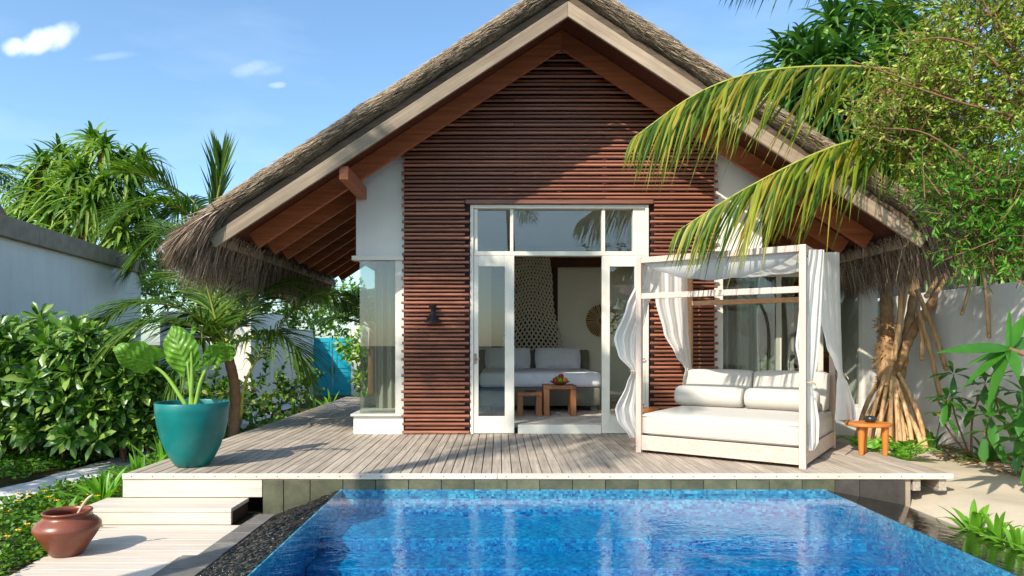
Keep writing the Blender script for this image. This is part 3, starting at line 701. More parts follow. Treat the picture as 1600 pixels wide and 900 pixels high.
def slatmesh(x0, x1, r=.0215, yc=0, zc=0, sq=.9):
    mb = MB(); vs = []
    for x in (x0, x1):
        vs += [(x, yc+r*1.0*math.cos(a), zc+r*sq*math.sin(a)) for a in np.linspace(0, 2*math.pi, 8, endpoint=False)+math.pi/8]
    return mb.add(vs, [tuple(range(8)), tuple(range(15, 7, -1))]+[(i, i+8, (i+1) % 8+8, (i+1) % 8) for i in range(8)])
def build_slats():
    p = .0535; k = 0; z = .03
    while z < ZR+.12:
        proud = k % 2 == 0
        yc = YF-.08 if proud else YF-.052; r = .0215 if proud else .0205; ex = .018 if proud else -.018
        zl = (ZR+.14-z)/SL
        a, b = max(SX0+.0-ex, X0-zl), min(SX1+ex, X0+zl)
        if b-a > .08:
            j = lambda: random.uniform(-.008, .008)
            if DZ-.03 < z < DZ+.085:
                slatmesh(a+j(), DXa-.075, r, yc, z).build('slat', MT['slat'], villa); slatmesh(DXb+.065, b+j(), r, yc, z).build('slat', MT['slat'], villa)
            elif z < DZ+.02:
                slatmesh(a+j(), DXa-.012-(0 if proud else .06), r, yc, z).build('slat', MT['slat'], villa)
                slatmesh(DXb+.012+(0 if proud else .06), b+j(), r, yc, z).build('slat', MT['slat'], villa)
            elif k % 3 != 1 or b-a < 1.6: slatmesh(a+j(), b+j(), r, yc, z).build('slat', MT['slat'], villa)
            else:
                xm = random.choice((.2, .8, 1.4)); xm = min(max(xm, a+.5), b-.5); slatmesh(a+j(), xm-.003, r, yc, z).build('slat', MT['slat'], villa); slatmesh(xm+.003, b+j(), r, yc+random.uniform(-.003, .003), z+random.uniform(-.003, .003)).build('slat', MT['slat'], villa)
        z += p; k += 1
    MB().box(DXa-.06, DXb+.05, YF-.11, YF-.003, DZ+.003, DZ+.055).build('header_board', MT['slat'], villa, bevel=.004)
    for x in (-1.1, -.52, 2.16, 2.7):
        MB().box(x-.025, x+.025, YF-.028, YF-.002, .01, 3.0).build('batten', MT['slatback'], villa)
    for x in (-.7, .2, .8, 1.4, 2.3):
        MB().box(x-.03, x+.03, YF-.028, YF-.002, 3.1, zs(x)-.02).build('batten', MT['slatback'], villa)
build_slats()
def build_door():
    y0 = YF-.06; fz = 2.37
    f = MB(); f.box(DXa, DXa+.045, y0, YF+.12, 0, DZ); f.box(DXb-.045, DXb, y0, YF+.12, 0, DZ); f.box(DXa+.046, DXb-.046, y0, YF+.12, DZ-.05, DZ)
    f.build('door_frame', MT['paint'], villa, bevel=.006)
    f = MB(); xs = [DXa+.05, -.285, .145, .19, 1.365, 1.41, 1.78, DXb-.05]
    f.box(DXa+.047, xs[1], YF-.03, YF+.08, fz+.06, DZ-.052); f.box(xs[2], xs[3], YF-.03, YF+.08, fz+.06, DZ-.052); f.box(xs[4], xs[5], YF-.03, YF+.08, fz+.06, DZ-.052); f.box(xs[6], DXb-.047, YF-.03, YF+.08, fz+.06, DZ-.052)
    f.box(DXa+.047, DXb-.047, YF-.04, YF+.09, fz, fz+.058)
    tr = None
    tr = f.build('transom_window', MT['paint'], villa, bevel=.005)
    for a, b in ((xs[1], xs[2]), (xs[3], xs[4]), (xs[5], xs[6])):
        MB().box(a+.001, b-.001, YF+.03, YF+.038, fz+.06, DZ-.054).build('pane', MT['glass'], tr)
    for (x0, x1, g0, g1, hx) in ((DXa+.048, .20, -.275, .075, -.32), (1.365, DXb-.048, 1.47, 1.80, 1.87)):
        d = MB(); z0, z1 = .0+.008, fz-.003
        d.box(x0, g0, YF-.045, YF+.01, z0, z1); d.box(g1, x1, YF-.045, YF+.01, z0, z1)
        d.box(g0, g1, YF-.045, YF+.01, z0, .235); d.box(g0, g1, YF-.045, YF+.01, 2.225, z1)
        o = d.build('sliding_door', MT['paint'], villa, bevel=.004)
        MB().box(g0+.001, g1-.001, YF-.02, YF-.012, .236, 2.224).build('pane', MT['glass'], o)
        h = MB(); h.tube([(hx, YF-.05, 1.0), (hx, YF-.09, 1.0)], .012, 8); h.tube([(hx-.01, YF-.09, 1.0), (hx+.06, YF-.09, 1.0)], .009, 8); h.box(hx-.02, hx+.02, YF-.052, YF-.046, .93, 1.07)
        h.build('handle', MT['cap'], o)
build_door()
# wall lamp on the slats
lamp = thing('wall_lamp', 'black double cone wall lamp on the slatted front left of the door', 'lamp', at(676, 490, YF-.14))
c = at(676, 490, YF-.17)
MB().lathe([(.001, .115), (.062, .115), (.060, .108), (.016, .035), (.016, .028), (.105, -.105), (.108, -.115), (.095, -.113), (.01, .02)], 24, c).build('shade', MT['black'], lamp, smooth=False)
MB().box(c.x-.03, c.x+.03, YF-.112, YF-.10, c.z-.05, c.z+.07).build('wall_plate', MT['black'], lamp); MB().tube([c, (c.x, YF-.105, c.z)], .01, 6).build('arm', MT['black'], lamp)
# ---------------- bedroom
bed = thing('bed', 'grey made bed standing in the bedroom behind the open door', 'bed', (.66, 11.7, .12))
MB().box(-.30, 1.62, 10.74, 12.86, .20, .50).build('base', MT['beddark'], bed, bevel=.03)
MB().box(-.32, 1.64, 10.70, 12.86, .50, .74).build('mattress', MT['linen'], bed, bevel=.07, smooth=True)
MB().box(-.40, 1.72, 12.87, 12.97, .15, 1.08).build('headboard', MT['beddark'], bed, bevel=.03)
for x in (-.2, 1.52): MB().box(x-.05, x+.05, 10.8, 10.9, .12, .2).build('leg', MT['beddark'], bed)
def pillow(c, w, h, t, mat, name, label, tilt=.35, group=None):
    n = 14; V = []; Q = []
    for s in (-1, 1):
        for j in range(n+1):
            for i in range(n+1):
                u, v = i/n*2-1, j/n*2-1; k = ((1-u**4)*(1-v**4))**.5
                x = u*w/2*(1-.06*(1-abs(v))*0-.04*abs(v)**2*0)*(1-.05*(v*v)); z = v*h/2*(1-.05*u*u); y = s*t/2*k
                V.append((c[0]+x, c[1]+y*math.cos(tilt)+z*math.sin(tilt), c[2]+z*math.cos(tilt)-y*math.sin(tilt)))
        b = (0 if s < 0 else (n+1)**2)
        for j in range(n):
            for i in range(n):
                q = (b+j*(n+1)+i, b+j*(n+1)+i+1, b+(j+1)*(n+1)+i+1, b+(j+1)*(n+1)+i); Q.append(q if s < 0 else q[::-1])
    return fast(name, V, Q, mat, smooth=True, label=label, cat='pillow', group=group)
pillow((.16, 12.62, .93), .86, .42, .24, MT['linen'], 'pillow', 'grey pillow on the bed half hidden by the left glass door', group='grey pillows on the bed')
pillow((1.10, 12.62, .93), .86, .42, .24, MT['linen'], 'pillow', 'grey pillow on the bed nearer the beige wall on the right', group='grey pillows on the bed')
def low_table(x0, x1, y0, y1, z1, name, label, cat_):
    t = thing(name, label, cat_, ((x0+x1)/2, (y0+y1)/2, .12)); w = .085
    MB().box(x0, x1, y0, y1, z1-.055, z1).build('top', MT['stoolwood'], t, bevel=.006)
    for x in (x0, x1-w):
        for y in (y0, y1-w): MB().box(x+.001, x+w, y+.001, y+w, .12, z1-.057).build('leg', MT['stoolwood'], t, bevel=.006)
    return t
low_table(.665, 1.15, 10.02, 10.45, .575, 'coffee_table', 'taller brown wooden coffee table with fruit bowl in front of the bed', 'table')
low_table(.27, .635, 10.0, 10.36, .475, 'stool', 'lower brown wooden stool beside the fruit bowl table', 'stool')
MB().box(.38, .55, 10.1, 10.22, .477, .50).build('book', MT['black'], label='small dark book lying on the lower stool', cat='book', bevel=.003)
fb = thing('fruit_bowl', 'small brown bowl of fruit on the bedroom coffee table', 'bowl', (.92, 10.2, .576))
MB().lathe([(.001, 0), (.06, .001), (.08, .012), (.15, .05), (.155, .056), (.14, .052), (.06, .018), (.001, .016)], 24, (.92, 10.2, .576)).build('bowl', MT['stoolwood'], fb, smooth=True)
fcols = {'red_apple': (170, 30, 24), 'green_apple': (120, 150, 40), 'orange': (224, 130, 30), 'red_apple_': (150, 24, 24)}
for i, (nm, dx, dy, dz, r, lab) in enumerate((('red_apple', -.07, -.03, .07, .045, 'red apple at the left of the fruit bowl'), ('green_apple', 0, -.05, .075, .045, 'green apple at the front of the fruit bowl'), ('orange', .075, -.02, .07, .045, 'orange at the right of the fruit bowl'), ('red_apple', .02, .03, .125, .045, 'red apple on top of the fruit pile'), ('green_apple', -.03, .06, .09, .045, 'green apple at the back of the fruit bowl'))):
    MB().sphere((.92+dx, 10.2+dy, .576+dz), (r, r, r*.92)).build(nm, plain(nm+'_skin', lin(*fcols[nm]), .35, .5, 12, .2, 0), smooth=True, label=lab, cat='fruit', group='fruit in the bedroom bowl')
def macrame():
    root = thing('macrame_hanging', 'cream knotted rope net hanging on the bedroom wall behind the bed', 'wall hanging', (.62, 13.0, 1.05))
    zt, zb = 2.86, 1.06; nc, nr = 12, 28; mb = MB()
    def node(i, j):
        v = j/nr; hw = .33+.24*v**1.4+.02*math.sin(v*9); u = (i+(.5 if j % 2 else 0))/nc*2-1
        arch = .10*math.sin(v*math.pi)*math.cos(u*math.pi)
        return Vector((.62+u*hw+.008*math.sin(i*7+j*3), 13.02-.10*math.cos(u*1.4)+.03*math.sin(j*.9+i), zt+(zb-zt)*(v-arch*.25)))
    for j in range(nr):
        for i in range(nc+1):
            a = node(i, j)
            for k in ((i, i+1) if j % 2 else (i-1, i)):
                if 0 <= k <= nc and not (j+1) % 2 == 1 or 0 <= k <= nc: mb.tube([a, node(k, j+1)], .017, 5, False)
    mb.build('rope_net', MT['rope'], root, kind='stuff')
    MB().tube([(.2, 12.95, 2.87), (1.04, 12.95, 2.87)], .016, 8).build('hanging_rod', MT['stoolwood'], root)
macrame()
fan = thing('wall_ornament', 'round woven brown ornament on the bedroom wall right of the bed', 'ornament', (2.02, 13.15, 1.65))
m_ = MB()
for k in range(40):
    a = 2*math.pi*k/40; m_.add([(2.02+.05*math.cos(a), 13.16, 1.65+.05*math.sin(a)), (2.02+.31*math.cos(a-.06), 13.17, 1.65+.31*math.sin(a-.06)), (2.02+.33*math.cos(a), 13.13, 1.65+.33*math.sin(a)), (2.02+.31*math.cos(a+.06), 13.17, 1.65+.31*math.sin(a+.06))], [(0, 1, 2, 3)])
m_.build('spokes', MT['dead'], fan, kind='stuff'); MB().sphere((2.02, 13.14, 1.65), (.07, .03, .07)).build('hub', MT['stoolwood'], fan, smooth=True)
def wavy(name, x0, x1, y, z0, z1, mat, label, n=60, amp=.04, k=9, along='x', group=None, cat_='curtain'):
    V, Q = [], []
    for j in range(2):
        for i in range(n+1):
            u = i/n; o = amp*math.sin(u*k*2*math.pi)+amp*.4*math.sin(u*k*5.1)
            p = (x0+(x1-x0)*u, y+o, z1 if j else z0) if along == 'x' else (y+o, x0+(x1-x0)*u, z1 if j else z0)
            V.append(p)
    for i in range(n): Q.append((i, i+1, n+2+i, n+1+i))
    return fast(name, V, Q, mat, smooth=True, label=label, cat=cat_, group=group)
wavy('curtain', -1.78, -1.05, YF+.75, .15, 2.9, MT['greycurtain'], 'grey curtain hanging inside the left corner window', amp=.035, k=6)
wavy('curtain', 2.6, 3.3, YF+.75, .15, 2.9, MT['greycurtain'], 'grey curtain hanging inside the right corner window', amp=.035, k=6)
# ---------------- glazed pavilion to the right
pav = thing('glazed_pavilion', 'low white glazed wing behind the daybed with dark interior', 'building', (4.5, 9.9, 0))
PY = 9.95
MB().box(3.515, 5.60, PY-.02, PY+.15, -.3, .25).build('base_wall', MT['plaster'], pav, bevel=.006)
MB().box(5.37, 5.60, PY-.01, PY+.16, .252, 2.24).build('end_post', MT['plaster'], pav, bevel=.008)
MB().box(3.515, 5.65, PY-.05, 13.4, 2.242, 2.36).build('roof_slab', MT['plaster'], pav)
MB().box(5.45, 5.60, PY+.165, 13.3, -.3, 2.24).build('side_wall', MT['plaster'], pav)
MB().box(3.515, 5.448, 13.2, 13.38, -.3, 2.24).build('back_wall', MT['beige'], pav)
MB().box(3.515, 5.448, PY+.155, 13.19, .05, .13).build('floor', MT['deck'], pav)
xs = (3.52, 4.14, 4.76, 5.37)
for i, (a, b) in enumerate(zip(xs, xs[1:])):
    f = MB(); f.box(a, a+.04, PY, PY+.06, .252, 2.24); f.box(b-.04, b, PY, PY+.06, .252, 2.24); f.box(a+.041, b-.041, PY, PY+.06, .252, .30); f.box(a+.041, b-.041, PY, PY+.06, 2.19, 2.24)
    o = f.build('window', MT['paint'], pav, bevel=.003); MB().box(a+.042, b-.042, PY+.025, PY+.033, .302, 2.188).build('pane', MT['glass'], o)
wavy('curtain', 3.56, 4.2, PY+.3, .14, 2.2, MT['greycurtain'], 'grey curtain inside the pavilion directly behind the daybed canopy', amp=.03, k=6)
wavy('curtain', 4.28, 4.52, PY+.34, .14, 2.2, MT['greycurtain'], 'narrow grey curtain inside the pavilion near its middle window', amp=.03, k=3)
cb = thing('cabinet', 'brown wooden cabinet inside the glazed pavilion', 'cabinet', (5.05, 11.2, .13))
MB().box(4.75, 5.44, 11.0, 11.45, .13, 1.02).build('body', MT['stoolwood'], cb, bevel=.006); MB().box(4.72, 5.445, 10.96, 11.47, 1.022, 1.06).build('top', MT['stoolwood'], cb, bevel=.006)
for zz in (.45, .75): MB().box(4.80, 5.40, 10.985, 10.998, zz, zz+.22).build('drawer', MT['ceil'], cb, bevel=.004)
vs_ = MB().lathe([(.001, 0), (.09, 0), (.11, .08), (.10, .16), (.05, .2), (.055, .23), (.04, .22), (.001, .1)], 20, (5.02, 11.15, 1.061)).build('vase', MT['bowl'], smooth=True, label='dark round vase on the cabinet inside the pavilion', cat='vase')
# ================================================================ DAYBED
BA = rad(35.5); FR = Vector((2.92, 6.40, 0)); fx = Vector((math.cos(BA), -math.sin(BA), 0)); fy = Vector((math.sin(BA), math.cos(BA), 0))
BW, BL = 1.74, 1.66; FL = FR-fx*BW
def bp(x, y, z): return FL+fx*x+fy*y+Vector((0, 0, z))
day = thing('daybed', 'whitewashed four poster daybed with white drapes standing on the deck', 'daybed', FL+fx*BW/2+fy*BL/2)
def bbox(x0, x1, y0, y1, z0, z1):
    return MB().hexa([bp(x0, y0, z0), bp(x1, y0, z0), bp(x1, y1, z0), bp(x0, y1, z0), bp(x0, y0, z1), bp(x1, y0, z1), bp(x1, y1, z1), bp(x0, y1, z1)])
PW = .062; BH = 2.15
for x in (0, BW-PW):
    for y in (0, BL-PW): bbox(x, x+PW, y, y+PW, 0, BH).build('post', MT['tan'] if (x == 0 and y > 0) else MT['bedwoodz'], day, bevel=.005)
for y in (.002, BL-PW+.002): bbox(PW+.001, BW-PW-.001, y, y+PW-.004, BH-.066, BH-.002).build('top_rail', MT['bedwood'], day, bevel=.005)
for x in (.002, BW-PW+.002): bbox(x, x+PW-.004, PW+.001, BL-PW-.001, BH-.066, BH-.002).build('top_rail', MT['bedwood'], day, bevel=.005)
bbox(PW+.001, BW-PW-.001, .006, PW-.012, 1.69, 1.752).build('middle_rail', MT['bedwood'], day, bevel=.005)
bbox(PW+.001, BW-PW-.001, BL-PW+.006, BL-.012, 1.69, 1.752).build('middle_rail', MT['tan'], day, bevel=.005)
bbox(PW+.001, BW-PW-.001, .008, .04, .035, .195).build('front_board', MT['bedwood'], day, bevel=.004)
bbox(PW+.001, BW-PW-.001, BL-.04, BL-.008, .035, .50).build('back_board', MT['bedwood'], day, bevel=.004)
for x in (.008, BW-.04): bbox(x, x+.032, PW+.001, BL-PW-.001, .035, .195).build('side_board', MT['bedwood'], day, bevel=.004)
bbox(.045, BW-.045, .045, BL-.045, .13, .15).build('bed_slats', MT['bedwood'], day)
def soft(name, x0, x1, y0, y1, z0, z1, r, label, cat_, tilt=0, group=None, puff=.012):
    me = MB(); n = 12; V, Q = [], []
    # rounded cushion: superellipsoid box on a cube grid
    cx, cy_, cz = (x0+x1)/2, (y0+y1)/2, (z0+z1)/2; hx, hy, hz = (x1-x0)/2, (y1-y0)/2, (z1-z0)/2
    idx = {}
    def vert(a, b, c_):
        k = (a, b, c_)
        if k in idx: return idx[k]
        p = [2*a/n-1, 2*b/n-1, 2*c_/n-1]; h = (hx, hy, hz); q = []
        for i in range(3):
            # concentrate grid lines near edges
            q.append(math.copysign(abs(p[i])**.6, p[i])*h[i])
        inner = [max(-h[i]+r, min(h[i]-r, q[i])) for i in range(3)]; d = [q[i]-inner[i] for i in range(3)]; ln = math.sqrt(sum(t*t for t in d))
        if ln > 1e-9: d = [t/ln*r for t in d]
        w = [inner[i]+d[i] for i in range(3)]
        pf = puff*(1-p[0]**2)*(1-p[1]**2) if abs(p[2]) == 1 else 0
        pf2 = puff*(1-p[0]**2)*(1-p[2]**2) if abs(p[1]) == 1 else 0
        w[2] += pf*p[2]; w[1] += pf2*p[1]; w[2] += random.uniform(-.0015, .0015)
        yy = w[1]+(w[2]+hz)*math.tan(tilt); P = bp(cx+w[0], cy_+yy, cz+w[2]); idx[k] = len(V); V.append(tuple(P)); return idx[k]
    for ax in range(3):
        for s in (0, n):
            for i in range(n):
                for j in range(n):
                    q = []
                    for (a, b) in ((i, j), (i+1, j), (i+1, j+1), (i, j+1)):
                        c3 = [0, 0, 0]; c3[ax] = s; c3[(ax+1) % 3] = a; c3[(ax+2) % 3] = b; q.append(vert(*c3))
                    Q.append(q if s else q[::-1])
    return fast(name, V, Q, MT['cushion'], smooth=True, label=label, cat=cat_, group=group)
mat_o = soft('mattress', .045, BW-.012, .03, BL-.07, .19, .44, .05, 'thick ivory mattress lying in the whitewashed daybed frame', 'mattress')
pm = MB()
for zz in (.405, .225):
    q = [(.095, .028), (BW-.062, .028), (BW-.022, .04), (BW-.010, .08), (BW-.010, BL-.12), (BW-.062, BL-.068), (.095, BL-.068), (.043, BL-.12), (.043, .08), (.055, .04), (.095, .028)]
    pm.tube([bp(x, y, zz) for x, y in q], .0055, 6, False)
pm.build('piping', MT['cushion'], mat_o, smooth=True)
hw = (BW-.1)/2
soft('back_cushion', .06, .06+hw-.005, BL-.36, BL-.17, .44, .87, .04, 'ivory back cushion standing at the left end of the daybed', 'cushion', .22, 'ivory back cushions on the daybed', .014)
soft('back_cushion', .06+hw+.005, BW-.04, BL-.36, BL-.17, .44, .87, .04, 'ivory back cushion beside the right curtain of the daybed', 'cushion', .22, 'ivory back cushions on the daybed', .014)
def bolster(x0, x1, y, z, r, label):
    n = 28; pr = [(0, 0)]
    xs_ = [x0, x0+.004, x0+.015, x0+.035, x0+.07]+list(np.linspace(x0+.1, x1-.1, 12))+[x1-.07, x1-.035, x1-.015, x1-.004, x1]
    rs = [r*.35, r*.72, r*.86, r*.94, r*.99]+[r]*12+[r*.99, r*.94, r*.86, r*.72, r*.35]
    V, Q = [], []
    for x, q in zip(xs_, rs):
        for k in range(n):
            a = 2*math.pi*k/n; V.append(tuple(bp(x, y+q*math.cos(a), z+q*math.sin(a)*(1 if math.sin(a) > 0 else .93))))
    for i in range(len(xs_)-1):
        for k in range(n): Q.append((i*n+k, i*n+(k+1) % n, (i+1)*n+(k+1) % n, (i+1)*n+k))
    b0 = len(V); V += [tuple(bp(x0-.003, y, z)), tuple(bp(x1+.003, y, z))]
    for k in range(n): Q.append((b0, (k+1) % n, k, b0)); m = (len(xs_)-1)*n; Q.append((b0+1, m+k, m+(k+1) % n, b0+1))
    me = bpy.data.meshes.new('bolster'); me.from_pydata(V, [], [tuple(dict.fromkeys(q)) for q in Q]); me.polygons.foreach_set('use_smooth', np.ones(len(Q), dtype=bool)); me.update(); me.materials.append(MT['cushion'])
    link('bolster', me, label=label, cat='cushion', group='ivory bolsters on the daybed')
bolster(.05, .05+hw-.01, BL-.56, .565, .125, 'long ivory bolster on the left half of the daybed mattress')
bolster(.05+hw+.01, BW-.08, BL-.56, .565, .125, 'long ivory bolster on the right half behind the tied front curtain')
def drape(rows, dl, dr, label, folds=5, amp=.03, tie=None, nu=40, nv=50):
    rows = sorted(rows); vv = [r[0] for r in rows]
    def interp(v, k):
        # monotone smooth interpolation
        for a, b in zip(rows, rows[1:]):
            if a[0] <= v <= b[0]:
                t = (v-a[0])/(b[0]-a[0]); t = t*t*(3-2*t)*.6+t*.4; return a[k]+(b[k]-a[k])*t
        return rows[-1][k]
    V, Q = [], []
    for j in range(nv+1):
        v = vv[0]+(vv[-1]-vv[0])*j/nv; a, b = interp(v, 1), interp(v, 2); w = abs(b-a)
        for i in range(nu+1):
            u = i/nu; d = dl+(dr-dl)*u; p = at(a+(b-a)*u, v, d)
            A = amp*min(1.2, .35+w/40); o = A*math.sin(u*folds*2*math.pi+v*.006)+A*.4*math.sin(u*folds*4.7*math.pi+1+v*.011)
            V.append((p.x+o*.3, p.y+o, p.z))
    for j in range(nv):
        for i in range(nu): k = j*(nu+1)+i; Q.append((k, k+1, k+nu+2, k+nu+1))
    o = fast('bed_curtain', V, Q, MT['curtain'], smooth=True, label=label, cat='curtain', group='white voile curtains of the daybed')
    if tie:
        c_ = at(*tie[:3]); mb = MB(); pts = [(c_.x+tie[3]*math.cos(a), c_.y+tie[3]*.9*math.sin(a), c_.z+.008*math.sin(a*2)) for a in np.linspace(0, 2*math.pi, 17)]
        mb.tube(pts, .007, 6, False); mb.tube([pts[0], (pts[0][0]+.03, pts[0][1]-.02, c_.z-.06)], .005, 5); mb.build('tie_cord', MT['tie'], o)
drape([(404, 998, 1040), (440, 994, 1030), (480, 978, 1012), (530, 959, 1001), (556, 966, 998), (580, 987, 998), (600, 979, 999), (640, 961, 1000), (655, 964, 1002), (684, 984, 1006)], 7.50, 7.62, 'white curtain billowing outside the front left post of the daybed', 3, .012, (992, 580, 7.52, .05))
drape([(412, 1022, 1074), (470, 1024, 1074), (520, 1037, 1076), (556, 1056, 1079), (577, 1071, 1081), (592, 1067, 1080), (612, 1065, 1079)], 8.42, 8.62, 'white curtain tied to the tan back left post of the daybed', 3, .016, (1077, 577, 8.6, .055))
drape([(390, 1264, 1288), (450, 1253, 1285), (500, 1247, 1283), (540, 1243, 1281), (570, 1248, 1277), (598, 1256, 1271), (622, 1254, 1275), (660, 1252, 1280), (690, 1256, 1279), (704, 1264, 1272)], 6.50, 6.62, 'white curtain tied round the front right post nearest the pool', 3, .013, (1263, 598, 6.50, .058))
drape([(394, 1274, 1312), (450, 1279, 1313), (500, 1283, 1314), (540, 1291, 1315), (568, 1303, 1316), (584, 1309, 1317), (600, 1307, 1325), (636, 1306, 1336), (656, 1304, 1338)], 6.75, 7.72, 'white curtain sweeping to the back right post beside the side table', 4, .014, (1313, 584, 7.7, .055))
def canopy():
    n = 40; V, Q = [], []
    for j in range(n+1):
        for i in range(n+1):
            u, v = i/n, j/n
            sag = .03+.21*(4*u*(1-u))**.9*(1-.75*v)+.012*math.sin(v*20+u*3)+.006*math.sin(u*31+v*4)
            V.append(tuple(bp(PW+.01+(BW-2*PW-.02)*u, PW+.012+(BL-2*PW-.03)*v, BH-.035-sag)))
    for j in range(n):
        for i in range(n): k = j*(n+1)+i; Q.append((k, k+1, k+n+2, k+n+1))
    # front lip hangs from the rail
    b = len(V)
    for i in range(n+1):
        u = i/n; V.append(tuple(bp(PW+.01+(BW-2*PW-.02)*u, PW+.006, BH-.04)))
    for i in range(n): Q.append((b+i, b+i+1, i+1, i))
    fast('canopy_cloth', V, Q, MT['curtain'], smooth=True, label='white cloth sagging under the top frame of the daybed', cat='canopy')
canopy()
def round_table(c, r, h, name, label, legs, mats, legr=.035):
    t = thing(name, label, 'table', c)
    MB().lathe([(.001, h), (r-.01, h), (r, h-.008), (r, h-.03), (r-.012, h-.038), (.001, h-.038)], 36, c, 1.0, .8).build('top', mats[0], t, smooth=False)
    for (x, y) in legs: MB().lathe([(.001, 0), (legr*.62, 0), (legr*.7, .012), (legr, h*.7), (legr*1.02, h-.04), (.001, h-.04)], 14, (c[0]+x, c[1]+y, c[2])).build('leg', mats[1], t, smooth=False)
tp = (4.01, 7.30, 0.0)
round_table(tp, .235, .345, 'side_table', 'orange wooden side table on the deck edge right of the daybed', [(-.11, -.06), (.125, -.10), (.02, .12)], (MT['teak'], MT['teakz']))
MB().lathe([(.001, 0), (.035, 0), (.06, .02), (.066, .045), (.055, .062), (.03, .068), (.001, .07)], 20, (4.03, 7.30, .347)).build('ashtray', MT['bowl'], smooth=True, label='small black lidded pot on the orange side table', cat='pot')
t2 = (1.78, 8.35, 0)
round_table(t2, .2, .40, 'side_table', 'orange wooden side table half hidden behind the front left daybed post', [(-.09, -.05), (.1, -.07), (.0, .1)], (MT['teak'], MT['teakz']))
MB().lathe([(.001, 0), (.035, 0), (.06, .02), (.066, .045), (.055, .062), (.03, .068), (.001, .07)], 20, (1.72, 8.3, .402)).build('ashtray', MT['bowl'], smooth=True, label='small black lidded pot on the table behind the daybed post', cat='pot')
# ================================================================ POTS
pc = (-3.02, 6.62, .003)
tpot = thing('planter_pot', 'large glossy teal planter at the left corner of the deck', 'pot', pc)
PR = [(.001, 0), (.145, 0), (.155, .006), (.205, .08), (.255, .18), (.295, .30), (.322, .42), (.338, .54), (.343, .62), (.339, .626), (.322, .626), (.318, .615), (.312, .56)]
MB().lathe(PR, 64, pc).build('pot', MT['teal'], tpot, smooth=True)
MB().lathe([(.312, .56), (.2, .575), (.1, .58), (.001, .582)], 40, pc).build('soil', MT['soil'], tpot, smooth=True)
def big_leaf(c, tip, side, width, mat, parent, notch=.16, curl=.12, wav=.02):
    """heart shaped leaf: c = where the stalk joins, tip = leaf tip"""
    c, tip, side = Vector(c), Vector(tip), Vector(side).normalized(); ax = tip-c; L = ax.length; ax.normalize(); side = (side-ax*side.dot(ax)).normalized(); nn = side.cross(ax)
    n, m = 16, 12; V, Q = [], []
    for i in range(n+1):
        t = i/n
        w = width*.5*(math.sin(math.pi*min(1, (t*.86+.14)))**.75)
        for j in range(-m//2, m//2+1):
            u = j/(m/2); back = -notch*L*(1-t)**3*abs(u)**1.2*1.6
            z = -curl*width*u*u+.05*L*math.sin(t*math.pi)-.10*L*t*t+wav*math.sin(t*16+abs(u)*3)*abs(u)+.010*math.cos(t*44-abs(u)*15)*abs(u)**.5
            V.append(tuple(c+ax*(L*t+back)+side*(u*w)+nn*z))
    for i in range(n):
        for j in range(m): k = i*(m+1)+j; Q.append((k, k+1, k+m+2, k+m+1))
    o = fast('leaf', V, Q, mat, parent, smooth=True); uv = o.data.uv_layers.new(name='UVMap'); T = np.array([(i/n, j/m) for i in range(n+1) for j in range(m+1)], dtype=np.float32)
    uv.data.foreach_set('uv', T[np.array(Q).ravel()].ravel()); return o
def taro():
    r = thing('taro_plant', 'green elephant ear plant with big heart shaped leaves growing in the teal planter', 'plant', (pc[0], pc[1], .58))
    d = 6.62
    for (u0, u1, v1, cu, cv) in ((289, 236, 568, 262, 590), (297, 293, 565, 297, 600), (301, 338, 556, 316, 590), (294, 299, 540, 300, 590)):
        P = spline([(pc[0]+(u0-297)*.0063, pc[1], .57), at(cu, cv, d), at(u1, v1, d-.02)], 14)
        MB().tube(P, [.021*(1-.6*i/13)+.003 for i in range(14)], 8).build('stalk', MT['stem'], r, smooth=True)
    big_leaf(at(240, 566, d-.03), at(176, 552, d-.25), (.10, -.55, .75), .36, MT['taro'], r)
    big_leaf(at(292, 572, d-.02), at(265, 508, d-.05), (1, .1, .35), .33, MT['taro'], r)
    big_leaf(at(298, 536, d+.06), at(299, 510, d+.15), (.45, -.8, .1), .17, MT['taro'], r)
    big_leaf(at(333, 556, d-.03), at(369, 536, d-.16), (-.1, -.6, .7), .24, MT['taro'], r)
    big_leaf(at(331, 560, d+.02), at(314, 572, d-.1), (.3, -.6, .5), .14, MT['taro'], r)
taro()
jc = (-3.20, 4.98, -.358)
jar = thing('clay_jar', 'squat glossy red brown clay jar on the pale wooden platform', 'jar', jc)
JP = [(.001, 0), (.098, 0), (.106, .004), (.15, .075), (.198, .15), (.222, .195), (.220, .222), (.195, .25), (.165, .272), (.152, .285), (.152, .297), (.160, .307), (.166, .314), (.164, .322), (.152, .324), (.140, .316), (.138, .29), (.17, .25), (.19, .2), (.12, .06), (.001, .03)]
MB().lathe(JP, 48, jc).build('body', MT['terra'], jar, smooth=True)
ld = MB(); ld.tube(spline([(jc[0]+.0, jc[1]+.02, -.25), (jc[0]+.09, jc[1]-.02, -.06), (jc[0]+.17, jc[1]-.04, .055), (jc[0]+.215, jc[1]-.04, .09)], 10), [.012, .012, .011, .011, .01, .01, .009, .009, .008, .005], 8)
ld.build('ladle', MT['bedwood'], smooth=True, label='pale wooden ladle handle sticking out of the clay jar', cat='ladle')
